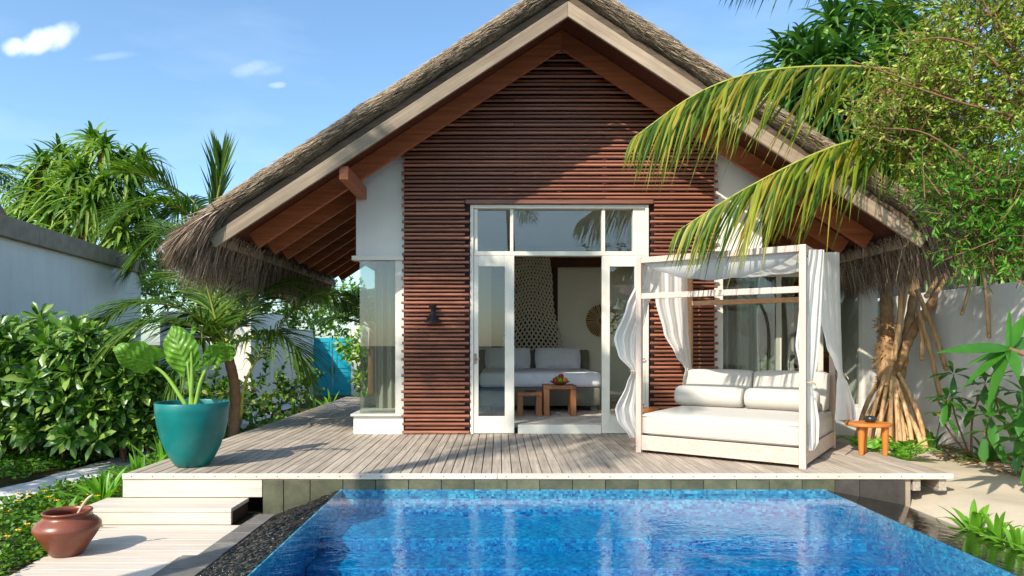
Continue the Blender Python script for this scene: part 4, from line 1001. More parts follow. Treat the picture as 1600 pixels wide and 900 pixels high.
# ================================================================ GARDEN WALLS AND GATE
def left_wall():
    w = thing('garden_wall', 'tall shaded white wall with brown grey cap behind the left hedge', 'wall', (-8.5, 16, -.4))
    e = Vector((-8.53, 16.0, 0)); d = Vector((.141, -1, 0)).normalized(); nn = Vector((-d.y, d.x, 0)); nn = -nn if nn.x > 0 else nn
    Ln = 7.2; zt = 2.86
    def slab(a0, a1, t0, t1, z0, z1):
        P = [e+d*a0+nn*t0, e+d*a1+nn*t0, e+d*a1+nn*t1, e+d*a0+nn*t1]
        return MB().hexa([tuple(p+Vector((0, 0, z0))) for p in P]+[tuple(p+Vector((0, 0, z1))) for p in P])
    slab(0, Ln, 0, 4.5, -.45, zt).build('wall', MT['plaster2'], w)
    for k in range(3):
        a = -.12+k*2.4; slab(a+.004, a+2.396, -.1, .5, zt+.002, zt+.33).build('cap_stone', MT['cap'], w, bevel=.008)
    # low roof pitch behind the cap
    P = [e+d*4.2+nn*.5, e+d*Ln+nn*.5, e+d*Ln+nn*4, e+d*4.2+nn*4]
    MB().add([tuple(P[0]+Vector((0, 0, zt+.3))), tuple(P[1]+Vector((0, 0, zt+2.6))), tuple(P[2]+Vector((0, 0, zt+2.6))), tuple(P[3]+Vector((0, 0, zt+.3))), tuple(P[0]+Vector((0, 0, zt))), tuple(P[1]+Vector((0, 0, zt))), tuple(P[2]+Vector((0, 0, zt))), tuple(P[3]+Vector((0, 0, zt)))], [(0, 1, 2, 3), (4, 5, 1, 0), (5, 6, 2, 1), (6, 7, 3, 2), (7, 4, 0, 3)]).build('roof', MT['thatch'], w)
left_wall()
def far_walls():
    w = thing('courtyard_wall', 'grey white stepped wall running back to the turquoise gate', 'wall', (-5.9, 17, -.4))
    a, b = at(392, 487, 15.2), at(451, 494, 18.6)
    def seg(p, q, z, th=.25, nm='wall'):
        p, q = Vector((p.x, p.y, 0)), Vector((q.x, q.y, 0)); t = (q-p).normalized(); nn = Vector((-t.y, t.x, 0))*th
        P = [p, q, q+nn, p+nn]; return MB().hexa([(*v.xy, -.45) for v in P]+[(*v.xy, z) for v in P]).build(nm, MT['plaster'], w)
    seg(a, b, 1.95); b2 = at(489, 520, 20.6); seg(b, b2, 1.62)
    # end face lit by the sun and wall running left behind the palms
    seg(at(250, 480, 15.2), a, 1.93, .25)
    p = at(550, 520, 20.7); MB().box(p.x, p.x+.34, p.y-.1, p.y+.5, -.45, 1.75).build('gate_pier', MT['plaster'], w, bevel=.01)
    p2 = at(566, 505, 20.7); MB().box(p.x+.345, p2.x+3.4, p.y+.1, p.y+.4, -.45, 2.0).build('wall', MT['plaster'], w)
    g = thing('garden_gate', 'turquoise double leaf panelled gate at the end of the side path', 'gate', (-5.1, 20.6, -.4))
    x0, x1, y = at(489, 540, 20.65).x+.01, at(550, 540, 20.65).x-.01, 20.65; mid = (x0+x1)/2; zt = 1.38
    for (a0, a1, hx) in ((x0, mid-.012, mid-.06), (mid+.012, x1, mid+.06)):
        lf = MB().box(a0, a1, y, y+.05, -.38, zt).build('leaf', MT['tealdoor'], g, bevel=.006)
        for z0, z1 in ((-.25, .35), (.45, .9), (1.0, 1.28)):
            fr = MB(); aa, bb = a0+.09, a1-.09
            fr.box(aa, bb, y-.018, y-.001, z0, z0+.035); fr.box(aa, bb, y-.018, y-.001, z1-.035, z1); fr.box(aa, aa+.035, y-.018, y-.001, z0+.036, z1-.036); fr.box(bb-.035, bb, y-.018, y-.001, z0+.036, z1-.036)
            fr.build('panel_moulding', MT['tealdoor'], lf)
        MB().tube([(hx, y-.02, .28), (hx, y-.06, .32), (hx, y-.06, .46), (hx, y-.02, .5)], .012, 6).build('handle', MT['black'], lf)
far_walls()
def right_wall():
    w = thing('garden_wall', 'sunlit white wall behind the pandanus and frangipani on the right', 'wall', (6.1, 8, -.2))
    MB().box(6.0, 6.25, 1.5, 14.5, -.4, 1.92).build('wall', MT['plaster2'], w, bevel=.01)
    # neighbour roof beyond
    nb = thing('neighbour_roof', 'grey thatched roof of the next villa showing over the right wall', 'roof', (10, 12, 0))
    MB().add([(7.6, 9, 1.9), (14, 9, 1.9), (14, 17, 1.9), (7.6, 17, 1.9), (10.8, 11, 3.6), (10.8, 15, 3.6)], [(0, 1, 4), (1, 2, 5, 4), (2, 3, 5), (3, 0, 4, 5), (0, 3, 2, 1)]).build('thatch', MT['thatch'], nb)
    MB().box(7.9, 13.7, 9.3, 16.7, -.4, 1.895).build('wall', MT['plaster2'], nb)
right_wall()
# ================================================================ PLANTS
def stuffleaves(name, parts, mat, parent, **kw):
    V, Q = cat(parts); return fast(name, V, Q, mat, parent, kind='stuff', **kw)
# -- hedge on the left: leaf clusters are parts, the hidden rest is one mass
def hedge():
    r = thing('hedge', 'dense glossy broad leaved hedge in front of the left white wall', 'hedge', (-5.8, 9, -.4))
    protos = []
    for k in range(5):
        V, Q = rosette((0, 0, 0), (0, 0, 1), 16, .27, .105, .25, -10, 78, 'obov', 4, .3)
        me = fastmesh('leaf_cluster', V, Q, True); me.materials.append(MT['scae']); protos.append(me)
    def top(u):  # silhouette of the hedge in the photograph as a height at its own distance
        return 505+max(0, (u-120))*.62 if u > 120 else 512-10*math.sin(u*.05)
    cnt = 0; parts = []
    for i in range(1150):
        u = random.uniform(-60, 262); k = random.random(); d = 8.3+k*1.9+max(0, (u-150))*.004
        vt = top(u)+14*math.sin(u*.045+d*2.1)+9*math.sin(u*.11+d)+random.uniform(-10, 26); lowest = 690-(k*25)
        if vt > lowest: continue
        v = vt+(lowest-vt)*random.random()**1.0; p = at(u, v, d); p.z = max(p.z, -.28)
        near = d < 9.1 or v < vt+30
        ax = Vector((random.uniform(-.5, .6), -.75+random.uniform(-.3, .3), .7+random.uniform(-.3, .3))).normalized()
        if near and cnt < 290:
            o = link('leaf_cluster', protos[i % 5], r); q = ax.to_track_quat('Z', 'Y'); o.rotation_mode = 'QUATERNION'; o.rotation_quaternion = q @ __import__('mathutils').Quaternion((0, 0, 1), random.uniform(0, 6.28))
            s = random.uniform(.6, 1.2); o.scale = (s, s, s); o.location = p; cnt += 1
        else: parts.append(rosette(p, ax, 12, .2, .075, .25, -5, 75, 'obov', 3, .3))
    stuffleaves('inner_foliage', parts, MT['scae'], r)
    st = MB()
    for i in range(40):
        u = random.uniform(-40, 240); d = random.uniform(8.8, 9.8); p = at(u, 640, d); st.tube([(p.x, p.y, -.4), (p.x+random.uniform(-.1, .1), p.y-.1, .1), (p.x+random.uniform(-.25, .25), p.y-.35, .6)], [.02, .015, .008], 5)
    st.build('stems', MT['twig'], r, kind='stuff')
hedge()
# -- ground cover
def groundcover():
    N = 62000; y = 3.6+(RG.uniform(0, 1, N)**1.5)*8.2; x = RG.uniform(-7.6, -2.2, N)
    pe = np.array([path_edges(t) for t in y]); k = np.abs(x-pe) > .34+.05*np.sin(y*2.3)+RG.uniform(0, .1, N)
    k &= ~((y > 4.4) & (y < 5.8) & (x > -3.36-.1*(y-4.5)+RG.uniform(0, .08, N))); k &= ~((y > 5.7) & (y < 6.25) & (x > -3.66)); k &= ~((y >= 6.2) & (x > -3.52)); k &= ~((y <= 4.4) & (x > -3.2+(4.4-y)*.2))
    x, y = x[k], y[k]; n = len(x)
    mound = .05+.05*np.sin(x*3.1+y*1.7)+.03*np.sin(x*9+y*7); z = -.39+np.maximum(0, mound)+RG.uniform(.0, .07, n)
    az = RG.uniform(0, 2*math.pi, n); el = RG.uniform(.1, 1.1, n)
    D = np.stack([np.cos(az)*np.cos(el), np.sin(az)*np.cos(el), np.sin(el)], 1)
    L = RG.uniform(.035, .07, n)*(.75+.05*y)
    V, Q = leaves(np.stack([x, y, z], 1), D, L, L*.55, .3, 'oval', 2, 0, .9)
    fast('ground_cover', V, Q, MT['ground'], kind='stuff')
    mb = MB(); n = 46
    for i in range(n):
        yy = random.uniform(4.5, 6.6); xx = -3.45-random.uniform(.1, 1.4)
        if abs(xx-path_edges(yy)) < .35: continue
        zz = -.28+random.uniform(0, .05); q = random.uniform(0, 6)
        for k in range(6):
            a = q+k*math.pi/3; mb.add([(xx, yy, zz), (xx+.02*math.cos(a-.4), yy+.02*math.sin(a-.4), zz+.012), (xx+.03*math.cos(a), yy+.03*math.sin(a), zz+.008), (xx+.02*math.cos(a+.4), yy+.02*math.sin(a+.4), zz+.012)], [(0, 1, 2, 3)])
    mb.build('ground_cover_flowers', MT['flower'], kind='stuff')
groundcover()
# -- strap leaved clumps
def clump(name, label, c, n, L, Wd, droop, mat, spread=65, catn='plant', group=None, shape='strap', singles=True, el0=25):
    r = thing(name, label, catn, c, group)
    az = np.arange(n)*2.39996+RG.uniform(0, .5, n); el = np.radians(np.linspace(el0, 88, n)+RG.normal(0, 5, n))
    D = np.stack([np.cos(az)*np.cos(el), np.sin(az)*np.cos(el), np.sin(el)], 1); B = np.array(c)+D*np.array([.06, .06, .0])
    Ls = L*RG.uniform(.7, 1.1, n); Ws = Wd*RG.uniform(.8, 1.15, n); dr = droop*RG.uniform(.6, 1.4, n)
    for i in range(n):
        V, Q = leaves(B[i:i+1], D[i:i+1], Ls[i:i+1], Ws[i:i+1], dr[i:i+1], shape, 7, .35, .15)
        fast('leaf', V, Q, mat, r, smooth=True)
    return r
LG = 'spider lilies beside the steps'
for i, (u, v, d, lab) in enumerate(((160, 788, 6.45, 'bright spider lily clump beside the second wooden step'), (218, 770, 7.0, 'spider lily clump behind the deck corner left of the teal planter'), (256, 750, 7.6, 'spider lily clump just behind the teal planter'), (128, 800, 5.6, 'small spider lily tuft behind the clay jar'))):
    p = at(u, v, d); p.z = -.36; p.x = min(p.x, -3.66); clump('spider_lily', lab, p, (24, 24, 20, 12)[i], (.56, .74, .78, .42)[i], .058, .35, MT['lily'], group=LG)
DG = 'strap leaved plants along the left deck edge'
labs = ['strap leaved plant at the deck edge just past the teal planter', 'strap leaved plant at the foot of the small coconut palm', 'strap leaved plant right of the small palm trunk', 'dark strap leaved plant half way along the left deck edge', 'strap leaved plant below the arching palm frond', 'strap leaved plant near the far end of the left deck edge', 'bright strap leaved plant in front of the turquoise gate', 'bright strap leaved plant right of the turquoise gate by the corner window']
for i, (x, y, L, m) in enumerate(((-3.72, 8.1, .5, 'lilyd'), (-3.75, 9.1, .6, 'lilyd'), (-3.70, 10.0, .75, 'lilyd'), (-3.72, 11.1, .8, 'lilyd'), (-3.75, 12.3, .8, 'lilyd'), (-3.7, 13.5, .75, 'lily'), (-3.75, 14.9, .85, 'lily'), (-3.2, 15.8, .95, 'lily'))):
    clump('border_plant', labs[i], (x, y, -.38), 22, L, .075, .45, MT[m], group=DG)
def fern(c, label, n=13, L=.6):
    r = thing('fern', label, 'fern', c, 'ferns by the side table')
    for k in range(n):
        az = k*2.4+random.uniform(0, .4); el = rad(random.uniform(35, 75)); f, (V, Q) = frond_geo([tuple(q) for q in radial_ctrl(c, az, el, L*random.uniform(.75, 1.1), .45)], n=20, ll=.10, lw=.028, droop=.15, spread=80, start=.12, r=.005, jit=.04)
        o = f.build('frond', MT['stem'], r); fast('pinnae', V, Q, MT['fern'], o, kind='stuff')
fern((4.42, 8.05, -.2), 'bright green fern directly behind the orange side table'); fern((4.75, 7.9, -.2), 'bright green fern between side table and pandanus roots'); fern((4.3, 8.9, -.2), 'fern behind the right rear corner of the daybed', 10)
# -- palms
def palm(label, base, crown, nf, L, mat, sag=(.35, .8), els=(-10, 75), r=(.11, .08), ll=.75, azs=None, lw=.04, name='coconut_palm', mid=None, group=None, fn=44):
    rt = thing(name, label, 'palm tree', base, group)
    base, crown = Vector(base), Vector(crown); m = mid or (base+crown)/2+Vector((.15, -.05, 0))
    ringed_trunk([base, m, crown], r[0], r[1]).build('trunk', MT['palmbark'], rt, smooth=True)
    for k in range(nf):
        az = (k*2.39996+.4) if azs is None else azs[k]; el = rad(els[0]+(els[1]-els[0])*((k+.5)/nf)**1.0+random.uniform(-6, 6))
        frond(rt, radial_ctrl(crown, az, el, L*random.uniform(.85, 1.1), random.uniform(*sag)), mat, n=fn, ll=ll, lw=lw, r=.022*L/2.2)
    return rt
def small_palm():
    base, crown = (-3.86, 9.75, -.4), at(352, 540, 9.55)
    rt = thing('coconut_palm', 'young coconut palm with brown trunk between teal planter and villa', 'palm tree', base)
    ringed_trunk([base, at(367, 610, 9.68), crown], .085, .065, 10, 24).build('trunk', MT['palmbark'], rt, smooth=True)
    C = crown
    def fr(pts, **kw): frond(rt, [C if p is None else at(*p) for p in pts], MT['coco'], **kw)
    fr([None, (338, 500, 9.4), (322, 440, 9.3), (306, 385, 9.5), (270, 350, 9.9)], n=81, ll=1.14, lw=0.040, droop=.35)
    fr([(376, 654, 9.4), (387, 588, 9.2), (442, 504, 9.2), (500, 458, 9.5), (552, 474, 10.0)], n=81, ll=0.86, lw=0.037, droop=.65, start=.3)
    fr([None, (320, 505, 9.2), (270, 478, 9.0), (205, 476, 8.9), (158, 500, 8.9)], n=78, ll=0.90, lw=0.040, droop=.45)
    fr([None, (325, 520, 9.0), (280, 505, 8.7), (230, 505, 8.5), (190, 530, 8.4)], n=72, ll=0.96, lw=0.040, droop=.5)
    fr([None, (375, 500, 9.8), (405, 455, 10.2), (440, 440, 10.8), (480, 460, 11.4)], n=72, ll=1.02, lw=0.040, droop=.45)
    fr([None, (345, 500, 10), (330, 450, 10.6), (290, 430, 11.4), (240, 440, 12)], n=72, ll=1.08, lw=0.040, droop=.4)
    fr([None, (385, 530, 9.4), (425, 520, 9.2), (460, 540, 9.1), (480, 590, 9.1)], n=66, ll=0.90, lw=0.039, droop=.5)
    fr([None, (330, 530, 9.3), (300, 540, 9.0), (275, 575, 8.8), (262, 620, 8.7)], n=63, ll=0.84, lw=0.039, droop=.4)
    fr([None, (365, 480, 10.2), (372, 430, 10.9), (350, 385, 11.6), (310, 370, 12.2)], n=69, ll=1.08, lw=0.041, droop=.3)
small_palm()
def back_palm():
    crown = at(322, 372, 15.5); rt = thing('coconut_palm', 'coconut palm behind the left roof eave with one upright spear leaf', 'palm tree', (crown.x, crown.y, -.4))
    ringed_trunk([(crown.x-.3, crown.y, -.4), (crown.x-.1, crown.y, 1.6), crown], .16, .11).build('trunk', MT['palmbark'], rt, smooth=True)
    def fr(pts, **kw): frond(rt, [crown if p is None else at(*p) for p in pts], MT['coco'], **kw)
    fr([None, (335, 330, 15.5), (343, 290, 15.4), (346, 262, 15.4), (347, 246, 15.4)], n=56, ll=1.09, lw=.06, droop=.05, spread=22, r=.03)
    fr([None, (290, 330, 15.2), (250, 318, 14.8), (210, 325, 14.4), (180, 350, 14.2)], n=70, ll=1.38, lw=.055, droop=.35, r=.035)
    fr([None, (285, 320, 15.5), (255, 290, 15.3), (225, 272, 15), (190, 268, 14.8)], n=70, ll=1.32, lw=.055, droop=.3, r=.035)
    fr([None, (300, 360, 15), (265, 360, 14.6), (230, 385, 14.3), (205, 420, 14.2)], n=70, ll=1.32, lw=.055, droop=.35, r=.035)
    fr([None, (305, 320, 15.8), (288, 310, 15.9), (276, 325, 16), (262, 350, 16)], n=56, ll=1.15, lw=.055, droop=.25, r=.03)
    fr([None, (300, 390, 15), (280, 410, 14.8), (262, 440, 14.6)], n=56, ll=1.15, lw=.05, droop=.35, r=.03)
back_palm()
def eave_palm():
    crown = Vector((-2.95, 15.7, 1.55)); rt = thing('coconut_palm', 'dark young coconut palm under the left eave beside the corner window', 'palm tree', (-3.0, 15.9, -.4))
    ringed_trunk([(-3.0, 15.9, -.4), (-3.0, 15.8, .6), crown], .1, .08).build('trunk', MT['palmbark'], rt, smooth=True)
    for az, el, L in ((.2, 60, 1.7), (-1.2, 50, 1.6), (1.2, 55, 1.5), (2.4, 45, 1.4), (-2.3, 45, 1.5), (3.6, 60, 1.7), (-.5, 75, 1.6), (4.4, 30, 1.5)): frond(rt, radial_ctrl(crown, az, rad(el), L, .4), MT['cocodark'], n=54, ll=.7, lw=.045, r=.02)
eave_palm()
def left_edge_palm():
    crown = at(-40, 268, 22); rt = thing('coconut_palm', 'distant coconut palm with only frond tips showing at the left edge of the sky', 'palm tree', (crown.x, crown.y, -.4))
    ringed_trunk([(crown.x, crown.y, -.4), (crown.x+.2, crown.y, 3), crown], .18, .12).build('trunk', MT['palmbark'], rt, smooth=True)
    for az, el, sg_ in ((1.6, 8, .5), (1.3, 30, .5), (1.9, -15, .45), (4.5, 20, .6), (3.0, 20, .6), (0, 30, .6)): frond(rt, radial_ctrl(crown, az, rad(el), 2.0, sg_), MT['cocodark'], n=36, ll=.8, lw=.06, r=.03)
left_edge_palm()
def right_palm():
    crown = Vector((6.55, 7.2, 4.05)); base = (6.9, 7.4, -.4)
    rt = thing('coconut_palm', 'coconut palm with two yellowing fronds hanging before the gable', 'palm tree', base)
    ringed_trunk([base, (6.95, 7.3, 2), crown], .15, .11).build('trunk', MT['palmbark'], rt, smooth=True)
    frond(rt, [crown, at(1500, 118, 7.1), at(1330, 104, 6.9), at(1190, 112, 6.75), at(1090, 146, 6.7), at(990, 215, 6.7)], MT['cocoyel'], n=112, ll=.78, lw=.042, droop=.7, spread=44, hang=.34, r=.022, jit=.15, start=.2)
    frond(rt, [crown, at(1560, 205, 6.9), at(1420, 205, 6.7), at(1300, 230, 6.6), at(1170, 292, 6.6), at(1060, 360, 6.7)], MT['cocoyel'], n=104, ll=.74, lw=.040, droop=.7, spread=42, hang=.34, r=.022, jit=.15, start=.3)
    for az, el, L, s in ((-1.0, 50, 3.2, .35), (-.5, 62, 3.0, .35), (-1.5, 55, 3.2, .4), (.4, 40, 3, .5), (1.4, 30, 3, .5), (2.6, 35, 3, .5), (-2.3, 48, 2.6, .3)): frond(rt, radial_ctrl(crown, az, rad(el), L, s), MT['coco'], n=52, ll=.85, lw=.042, r=.03)
right_palm()
# out of frame: the palm whose crown shades the doorway, a tree shading the left bed, and the trees the glass reflects
palm('tall coconut palm left of the pool outside the picture', (-5.6, .4, -.4), (-5.15, .9, 9.2), 11, 2.0, MT['coco'], els=(-40, 60), r=(.16, .1), ll=.85, lw=.05, fn=50)
palm('coconut palm behind the viewer reflected in the door glass', (.45, -9.5, -.4), (.3, -9.3, 8.6), 14, 2.6, MT['coco'], els=(-25, 70), r=(.2, .13), ll=.8, lw=.055, fn=40)
def leafy(label, name, trunk, blobs, mat, nleaf, L, Wd, catn='tree', clusters=26, limb=.05, group=None, twigs=True, seg=2, shape='oval', bark='twig'):
    """trunk = list of points; blobs = (centre, radii); leaves come in sprigs through each blob's volume"""
    r = thing(name, label, catn, trunk[0], group); tr = MB(); P = spline(trunk, 14); tr.tube(P, [limb*(1-.5*i/13) for i in range(14)], 8)
    tr.build('trunk', MT[bark], r, smooth=True); tw = MB(); parts = []
    tot = sum(b[1][0]*b[1][1]*b[1][2] for b in blobs)
    top = Vector(trunk[-1])
    for c, rr in blobs:
        c = Vector(c); tw.tube(spline([P[-4], (P[-1]+c)/2+Vector((0, 0, -.1)), c], 8), [limb*.4*(1-.7*i/7) for i in range(8)], 5)
        n = int(nleaf*rr[0]*rr[1]*rr[2]/tot); ns = max(4, n//clusters)
        dirs = nrm(RG.normal(0, 1, (ns, 3))); q = RG.uniform(.25, 1, ns)**.5*(1+.15*RG.normal(0, 1, ns)); S = np.array(c)+dirs*q[:, None]*np.array(rr)
        for s, dd in zip(S, dirs):
            ax = nrm(dd*.8+RG.normal(0, .4, 3)+np.array([0, -.1, .25])); ln = RG.uniform(.15, .32)*min(2.2, L/.05)
            if twigs: tw.tube([tuple(s-ax*ln*.8), tuple(s+ax*ln*.5)], [.006, .002], 3, False)
            m = clusters; t = RG.uniform(-.6, .6, m); B = s+ax*(t*ln)[:, None]; D = nrm(RG.normal(0, 1, (m, 3)))*.9+ax*.7+np.array([0, 0, .15])
            parts.append(leaves(B, D, L*RG.uniform(.6, 1.15, m), Wd*RG.uniform(.7, 1.1, m), .2, shape, seg, 0, .9))
    tw.build('branches', MT['twig'], r, kind='stuff'); stuffleaves('foliage', parts, mat, r); return r
leafy('leafy shade tree left of the lawn outside the picture', 'shade_tree', [(-9.2, 3.0, -.4), (-9.0, 3.4, 1.0), (-8.5, 4.2, 1.9)], [((-7.9, 4.6, 2.5), (.9, .9, .5)), ((-7.2, 5.3, 2.4), (.6, .7, .4)), ((-8.8, 5.4, 2.6), (.9, .9, .5)), ((-8.3, 3.6, 2.4), (.8, .8, .5))], MT['bush'], 4200, .14, .07, limb=.14)
leafy('leafy tree behind the viewer reflected in the right door glass', 'shade_tree', [(5.2, -7, -.4), (5.0, -6.8, 1.5), (4.8, -6.6, 2.6)], [((4.6, -6.5, 3.6), (1.5, 1.3, 1.5)), ((5.8, -6.8, 3.0), (1.3, 1.2, 1.2)), ((4.2, -6.2, 2.0), (1.0, .9, 1.0))], MT['bush'], 5000, .13, .06, limb=.14)
# -- pandanus trees
def pandanus(label, base, trunks, heads, mat, nl=34, L=.95, Wd=.055, droop=.75, dead=0):
    rt = thing('pandanus_tree', label, 'tree', base)
    for P, r0, r1 in trunks: ringed_trunk(P, r0, r1, 10, 30, .16).build('trunk', MT['dbark'], rt, smooth=True)
    for h, ax, sc_ in heads:
        V, Q = rosette(h, ax, nl, L*sc_, Wd*sc_, droop, -32, 82, 'strap', 6, .45)
        fast('leaf_head', V, Q, mat, rt, smooth=False, kind='stuff')
        if dead and random.random() < dead:
            n = 9; az = RG.uniform(0, 6.28, n); D = np.stack([np.cos(az)*.4, np.sin(az)*.4, np.full(n, -1.0)], 1)
            V, Q = leaves(np.tile(np.array(h), (n, 1)), D, L*sc_*RG.uniform(.6, 1, n), Wd*sc_*.8, .1, 'strap', 4, .4, .4)
            fast('dead_leaves', V, Q, MT['dead'], rt, kind='stuff')
    return rt
def left_pandanus():
    d = 17; H_ = []
    for (u, v, dd) in ((95, 245, 0), (140, 225, .2), (185, 245, 0), (215, 250, .2), (60, 280, -.3), (110, 290, -.8), (160, 285, -.9), (205, 290, -.5), (40, 330, -.2), (85, 340, -1), (130, 345, -1.2), (180, 340, -1), (225, 320, -.2), (60, 370, -.8), (110, 385, -1.3), (150, 395, -1.4), (200, 390, -1.0), (100, 320, -1.2), (150, 320, -1.2), (75, 310, -.9), (130, 262, -.7), (120, 250, 1), (170, 300, 1), (80, 300, 1), (230, 370, -.3), (70, 262, -.4), (165, 238, -.4), (200, 262, -.7), (45, 300, -.5), (215, 345, -.6), (190, 365, -1.1), (140, 310, -1.4), (95, 362, -1.3), (50, 352, -.6), (120, 275, -1.0)):
        p = at(u+random.uniform(-6, 6), v+random.uniform(-5, 8), d+dd); c = at(135, 380, d+.8); ax = (p-c).normalized()+Vector((0, -.15, .5))
        H_.append((p, ax, random.uniform(.85, 1.15)))
    b = at(135, 500, d+.8); b.z = -.4; top = at(135, 400, d+.8); tr = [([b, (b+top)/2+Vector((.1, 0, 0)), top], .22, .16)]
    for h, ax, s in H_[::2]: tr.append(([top-Vector((0, 0, .3)), (top+h)/2+Vector((0, 0, .05)), h], .08, .05))
    pandanus('tall pandanus with drooping strap leaves rising behind the left white wall', b, tr, H_, MT['pand'], 44, .95, .092, .62, .8)
left_pandanus()
def right_pandanus():
    b = Vector((5.28, 9.1, -.2)); H_ = []
    d = 10.6
    for (u, v, dd) in ((1232, 95, .1), (1215, 165, .2), (1255, 75, 0), (1300, 40, .3), (1275, 105, -.5), (1240, 140, -.1), (1320, 90, -.6), (1360, 50, .2), (1300, 150, -.7), (1350, 130, -.7), (1385, 100, -.2), (1260, 180, -.1), (1320, 195, -.5), (1370, 185, -.5), (1410, 150, 0), (1290, 215, 0), (1350, 235, -.3), (1400, 220, -.2), (1430, 60, .4), (1330, 10, .5), (1390, 15, .6), (1420, 260, -.4), (1400, 290, -.6), (1450, 330, -.5), (1530, 350, -.4), (1580, 380, -.6), (1230, 200, 0), (1330, 260, -.2), (1380, 280, -.1), (1300, 180, .2), (1430, 190, .2), (1460, 120, .3), (1340, 160, .4), (1250, 160, .3), (1470, 240, .2), (1440, 300, .2), (1290, 120, .5), (1390, 60, .3), (1420, 320, .0)):
        p = at(u, v, d+dd); c = at(1370, 260, d+.3); ax = (p-c).normalized()+Vector((0, -.25, .5)); H_.append((p, ax, random.uniform(.85, 1.1)))
    t1 = [(5.25, 9.1, .75), at(1386, 520, 9.3), at(1384, 430, 9.6), at(1380, 340, 10.2), at(1365, 250, 10.8)]
    t2 = [(5.45, 9.15, .7), at(1418, 520, 9.2), at(1432, 430, 9.5), at(1440, 340, 10.0), at(1410, 220, 10.6)]
    t3 = [(5.35, 9.1, .8), at(1425, 520, 9.15), at(1452, 480, 9.2), at(1480, 420, 9.4), at(1500, 360, 9.7)]
    t4 = [(5.27, 9.1, .1), (5.25, 9.1, .5), (5.25, 9.1, .9), (5.26, 9.15, 1.2)]
    rt = pandanus('pandanus tree on tan prop roots with dark strap leaves above the right roof slope', b, [(t1, .09, .075), (t2, .065, .05), (t3, .07, .05), (t4, .11, .13)], H_, MT['pandr'], 44, 1.05, .085, .6, .3)
    top = at(1365, 250, 10.8)
    for h, ax, s in H_[::2]: ringed_trunk([top-Vector((0, 0, .4)), (top+h)/2, h], .06, .04, 8, 14, .1).build('branch', MT['dbark'], rt, smooth=True)
    for i in range(30):
        a = random.uniform(0, 2*math.pi); q = random.uniform(.26, .52); z0 = random.uniform(.25, .85); s_ = Vector((5.3+.09*math.cos(a), 9.08+.08*math.sin(a), z0))
        e = Vector((5.22+q*1.0*math.cos(a), 9.0+q*.9*math.sin(a), -.24)); m = (s_+e)/2+Vector((.05*math.cos(a), .05*math.sin(a), .03)); r_ = random.uniform(.017, .034)
        MB().tube(spline([s_, m, e], 8), [r_*1.05, r_, r_, r_, r_, r_*.98, r_*.95, r_*.95], 7).build('prop_root', MT['rootbark'], rt, smooth=True)
    for (u0, v0, u1, v1, dd) in ((1432, 452, 1478, 575, 8.9), (1440, 500, 1470, 628, 8.95), (1436, 485, 1440, 560, 9.0), (1420, 430, 1385, 600, 9.0), (1408, 440, 1398, 560, 8.95), (1530, 380, 1503, 490, 8.3), (1530, 385, 1545, 525, 8.2), (1548, 395, 1563, 517, 8.3), (1470, 420, 1448, 462, 9.2)):
        a, c_ = at(u0, v0, dd), at(u1, v1, dd); P = spline([a, (a+c_)/2+Vector((.02, 0, 0)), c_], 7); r_ = .03 if dd > 8.5 else .02
        mb = MB().tube(P, [r_]*6+[r_*.95], 8); mb.sphere(c_, r_*1.2, 8, 6); mb.build('aerial_root', MT['rootbark'], rt, smooth=True)
    # ragged leaf scars round the trunk knot
    N = 260; a = RG.uniform(0, 6.28, N); z = RG.uniform(.55, 1.55, N); R_ = .115+.03*np.sin(z*14)
    B = np.stack([5.26+R_*np.cos(a), 9.12+R_*np.sin(a), z], 1); D = np.stack([np.cos(a), np.sin(a), RG.uniform(-.8, .9, N)], 1)
    V, Q = leaves(B, D, RG.uniform(.03, .08, N), .03, .2, 'blade', 2, .3, .8); fast('bark_scales', V, Q, MT['dead'], rt, kind='stuff')
right_pandanus()
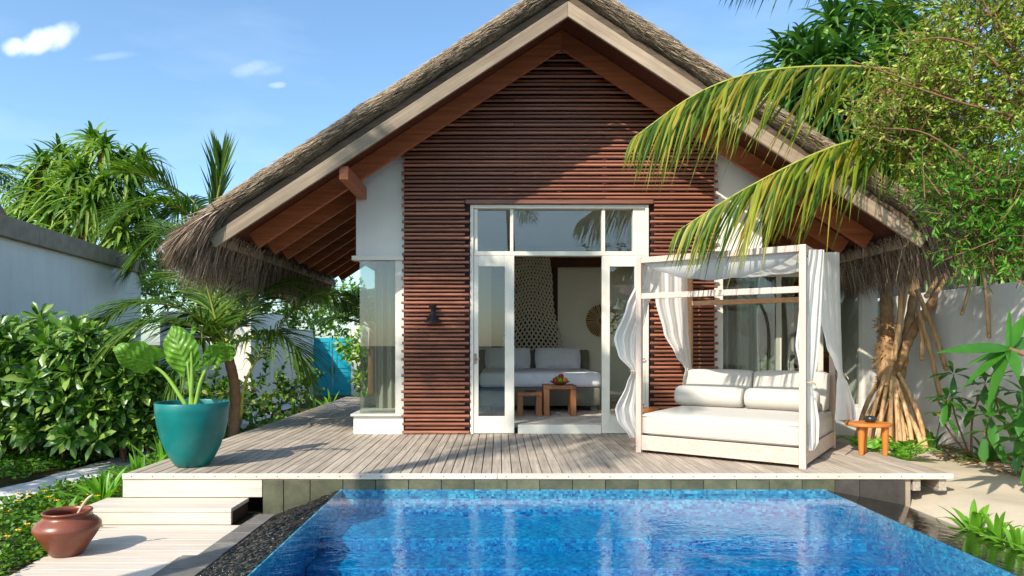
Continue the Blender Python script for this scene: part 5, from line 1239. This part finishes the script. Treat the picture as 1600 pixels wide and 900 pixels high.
# -- the fine leaved tree at the right edge
def fine_tree():
    B_ = [((1510, 60, 6.4), (.6, .6, .45)), ((1560, 40, 6.2), (.6, .6, .5)), ((1415, 125, 6.3), (.4, .45, .26)), ((1365, 170, 6.2), (.26, .35, .2)), ((1450, 150, 6.3), (.6, .6, .45)), ((1540, 150, 6.2), (.6, .6, .5)), ((1410, 185, 6.2), (.4, .45, .3)), ((1480, 230, 6.3), (.6, .6, .45)), ((1570, 240, 6.1), (.5, .6, .5))]
    leafy('tree with small yellow green leaves and reddish twigs filling the upper right corner', 'garden_tree', [(5.75, 6.3, -.3), (5.8, 6.3, 1.6), (5.6, 6.3, 3.0), (5.2, 6.3, 3.6)], [(at(*c), r) for c, r in B_], MT['fine'], 17500, .062, .026, clusters=18, limb=.06)
    B2 = [((1520, 300, 5.9), (.5, .5, .35)), ((1585, 320, 5.8), (.4, .5, .4)), ((1530, 375, 5.9), (.25, .4, .25)), ((1570, 390, 5.8), (.4, .4, .26))]
    leafy('bright green fine leaved tree hanging over the right white wall', 'garden_tree', [(5.7, 5.5, -.3), (5.75, 5.6, 1.5), (5.3, 5.8, 2.4)], [(at(*c), r) for c, r in B2], MT['fine2'], 8000, .075, .02, clusters=18, limb=.05)
    r = thing('bare_branch', 'long reddish bare branches reaching left across the upper right trees', 'branch', at(1640, 200, 6.0))
    mb = MB()
    for P in (((1680, 215, 5.9), (1560, 180, 5.95), (1470, 145, 6.0), (1390, 115, 6.0), (1330, 95, 6.05)), ((1680, 225, 5.9), (1590, 185, 5.8), (1500, 160, 5.8), (1440, 140, 5.85), (1380, 122, 5.9)), ((1640, 130, 5.9), (1570, 60, 5.9), (1530, -10, 5.9)), ((1600, 150, 5.9), (1540, 85, 5.9), (1480, 60, 5.9), (1420, 65, 5.9)), ((1620, 300, 5.7), (1540, 270, 5.7), (1450, 210, 5.8), (1380, 200, 5.8))):
        mb.tube(spline([at(*q) for q in P], 16), [.013*(1-.8*i/15)+.002 for i in range(16)], 6)
    mb.build('stems', MT['twig'], r, smooth=True)
fine_tree()
# -- frangipani and plants at the right wall
def whorl(r, c, ax, n, L, Wd, mat, droop=.35, el=(0, 65), seg=7, shape='spear'):
    V, Q = rosette(c, ax, n, L, Wd, droop, el[0], el[1], shape, seg, .3); k = len(V)//n; fk = len(Q)//n
    for i in range(n): fast('leaf', V[i*k:(i+1)*k], Q[i*fk:(i+1)*fk]-i*k, mat, r, smooth=True)
def plumeria():
    r = thing('frangipani', 'frangipani branch with long dark green leaves at the right edge before the white wall', 'shrub', (5.6, 6.0, -.25))
    MB().tube(spline([(5.3, 5.2, -.3), (5.25, 5.3, .6), at(1640, 570, 5.4), at(1577, 545, 5.5)], 16), [.03-.0008*i for i in range(16)], 8).build('trunk', MT['twig'], r, smooth=True)
    c = at(1577, 545, 5.5)
    for (du, dv, dd, w, L) in ((-115, -4, -.1, .105, 1), (-70, 22, .2, .05, 1), (-75, 55, -.1, .085, 1), (-35, 90, -.15, .115, 1), (15, 45, -.2, .10, 1), (25, -60, .1, .11, 1), (0, -70, .2, .05, 1), (70, -30, .1, .1, 1), (60, 30, .1, .1, 1)):
        t = at(1577+du, 545+dv, 5.5+dd); D = t-c; V, Q = leaves([c], [D], D.length, w, .08, 'spear', 8, .25, .25, [(-.1, -.8, .5)] if abs(dv) < 40 else None)
        fast('leaf', V, Q, MT['plum'], r, smooth=True)
plumeria()
def wallshrub(label, base, stems, mat, L=.22, Wd=.10, yellow=0):
    r = thing('wall_shrub', label, 'shrub', base, 'shrubs at the foot of the right wall')
    for P in stems:
        pts = spline([base]+list(P), 10); MB().tube(pts, [.013*(1-.5*i/9) for i in range(10)], 6).build('stem', MT['twig'], r, smooth=True)
        whorl(r, pts[-1], (random.uniform(-.4, .2), -.5, .8), 9, L, Wd, mat, .35, (-25, 70), 5, 'obov')
        whorl(r, pts[6], (random.uniform(-.4, .4), -.6, .5), 6, L*.95, Wd, mat, .5, (-40, 30), 5, 'obov')
        if yellow: whorl(r, pts[5], (-.2, -.8, -.2), 1, L*.8, Wd*.9, MT['plumy'], .6, (-50, -30), 5, 'obov')
wallshrub('broad leaved shrub with a yellow leaf just right of the prop roots', (5.62, 8.0, -.18), [(at(1490, 640, 7.9), at(1490, 585, 7.8)), (at(1520, 650, 7.8), at(1540, 600, 7.7)), (at(1475, 660, 7.8), at(1480, 625, 7.6))], MT['plum'], .24, .11, 1)
wallshrub('broad leaved shrub under the frangipani branch with a yellow leaf', (5.7, 7.2, -.18), [(at(1560, 640, 7.1), at(1560, 590, 7.0)), (at(1590, 650, 7.0), at(1600, 615, 6.9)), (at(1545, 690, 7.0), at(1548, 650, 6.8)), (at(1600, 700, 6.8), at(1590, 670, 6.7))], MT['plum'], .26, .12, 1)
wallshrub('leafy shrub at the far right edge of the sand', (5.65, 6.4, -.18), [(at(1610, 680, 6.3), at(1600, 640, 6.2)), (at(1625, 720, 6.2), at(1612, 690, 6.1))], MT['plum'], .26, .12)
RGp = 'dark strap leaved plants at the foot of the right wall'
for i, (x, y, lab) in enumerate(((5.6, 8.7, 'dark strap leaved plant touching the prop roots'), (5.68, 7.8, 'dark strap leaved plant under the yellow leaved shrub'), (5.7, 7.0, 'dark strap leaved plant below the frangipani shrub'), (5.72, 6.2, 'dark strap leaved plant at the right end of the sand bed'))):
    clump('border_plant', lab, (x, y, -.2), 20, .62, .06, .6, MT['lilyd'], group=RGp)
RGf = 'strap leaved plants along the right pool edge'
for i, (u, v, d, lab) in enumerate(((1450, 800, 5.35, 'green strap leaved plant on the pool edge nearest the deck end'), (1500, 812, 5.1, 'second green strap leaved plant from the deck along the right pool edge'), (1535, 828, 4.9, 'tall green strap leaved plant in the middle of the right pool edge'), (1578, 845, 4.65, 'green strap leaved plant on the right pool edge at the picture border'), (1610, 862, 4.45, 'green strap leaved plant on the pool edge cut by the right picture border'))):
    p = at(u, v, d); p.z = -.32; p.x = max(p.x, 3.78); clump('pool_edge_plant', lab, p, 17, .42, .058, .42, MT['lily'], group=RGf, el0=15)
# leaf litter and mulch under the right wall plants
N = 2600; y = RG.uniform(4, 9.6, N); x = 6.0-RG.uniform(0, .75, N)**1.2; a = RG.uniform(0, 6.28, N)
V, Q = leaves(np.stack([x, y, np.full(N, -.158)], 1), np.stack([np.cos(a), np.sin(a), RG.uniform(-.05, .3, N)], 1), RG.uniform(.03, .09, N), RG.uniform(.01, .03, N), .1, 'oval', 2, 0, .6)
fast('leaf_litter', V, Q, MT['dead'], kind='stuff')
# -- background greenery
BG = 'bushes beyond the side path'
leafy('yellow green bush behind the stepped wall under the left eave', 'bush', [(-7.2, 22, -.4), (-7.2, 22, 1), (-7, 22, 2)], [((-7.6, 22, 2.2), (1.3, 1, .9)), ((-6.3, 22.2, 1.9), (1.0, 1, .8)), ((-8.6, 22, 2.6), (1.2, 1, .9)), ((-7.0, 22.3, 2.9), (1.0, 1, .7))], MT['bush'], 5200, .17, .09, 'bush', limb=.1, group=BG)
leafy('dark bush behind the turquoise gate', 'bush', [(-4.6, 24, -.4), (-4.6, 24, 1), (-4.5, 24, 2)], [((-5.2, 24, 2.0), (1.3, 1, .9)), ((-4.0, 24.2, 2.4), (1.2, 1, 1.1)), ((-3.0, 24, 2.6), (1.2, 1, 1.2)), ((-6.0, 25, 2.8), (1.2, 1, .9))], MT['bush'], 5000, .2, .1, 'bush', limb=.1, group=BG)
leafy('yellow green shrub between gate and corner window', 'bush', [(-3.75, 18.2, -.4), (-3.8, 18.2, .3), (-3.8, 18.2, .6)], [((-3.9, 18.2, .95), (.42, .45, .55)), ((-3.6, 18.0, .45), (.4, .4, .4))], MT['bush'], 700, .2, .1, 'bush', limb=.04, group=BG)
leafy('low dark shrub filling the bed behind the small coconut palm', 'bush', [(-4.8, 11.8, -.4), (-4.8, 11.8, 0), (-4.8, 11.8, .2)], [((-4.6, 11.6, .1), (.7, .6, .45)), ((-5.4, 12.0, .3), (.8, .6, .5)), ((-4.3, 13.4, .25), (.6, .7, .55)), ((-4.9, 10.6, .0), (.6, .5, .4))], MT['scae'], 3000, .16, .08, 'bush', limb=.04, group=BG)
leafy('green tree beyond the left pandanus at the far left edge', 'garden_tree', [(-14.5, 21, -.4), (-14.5, 21, 2), (-14.5, 21, 3)], [((-15.2, 21, 4.6), (1.3, 1, 1.0)), ((-14.6, 21, 3.6), (1.3, 1, 1.0)), ((-13.4, 21.5, 3.6), (1.2, 1, 1.0))], MT['bush'], 3200, .26, .1, limb=.14)
leafy('dark green tree behind the roof filling the gap on the left', 'garden_tree', [(-8.8, 20, -.4), (-8.8, 20, 2), (-8.6, 20, 3)], [((-9.4, 20, 3.2), (1.4, 1, 1.0)), ((-8.0, 20, 3.2), (1.2, 1, 1.0)), ((-10.4, 20, 3.4), (1.2, 1, 1.1)), ((-8.8, 20, 4.0), (1.2, 1, .8))], MT['scae'], 4200, .22, .1, limb=.14)
leafy('dark green tree beyond the right pandanus filling the gaps', 'garden_tree', [(8.6, 13.5, -.4), (8.5, 13.5, 2), (8.2, 13.5, 3.4)], [((7.6, 13.4, 4.6), (1.3, .9, 1.1)), ((8.6, 13.2, 3.8), (1.2, .9, 1.1)), ((9.6, 13.4, 4.8), (1.4, .9, 1.3)), ((8.8, 13.6, 6.0), (1.4, .9, 1.1)), ((7.0, 13.6, 3.4), (.8, .8, .9))], MT['scae'], 5200, .2, .08, limb=.14)
# frond tips hanging in from above the right sky
tp_ = thing('coconut_palm', 'tall coconut palm with drooping frond tips at the top edge of the sky', 'palm tree', (10.2, 9.0, -.4))
ringed_trunk([(10.2, 9.0, -.4), (10.0, 9.0, 4), (8.6, 8.9, 8.2)], .17, .11).build('trunk', MT['palmbark'], tp_, smooth=True)
frond(tp_, [(8.6, 8.9, 8.2), at(1480, -110, 8.7), at(1320, -85, 8.6), at(1200, -55, 8.6), at(1125, -30, 8.6)], MT['cocodark'], n=60, ll=.55, lw=.035, droop=.5, hang=.5)
for az, el in ((-.6, 35), (.3, 30), (1.2, 40), (2.2, 20), (3.4, 30), (-2.0, 55)): frond(tp_, radial_ctrl((8.6, 8.9, 8.2), az, rad(el), 3.0, .5), MT['coco'], n=40, ll=.8, lw=.045)
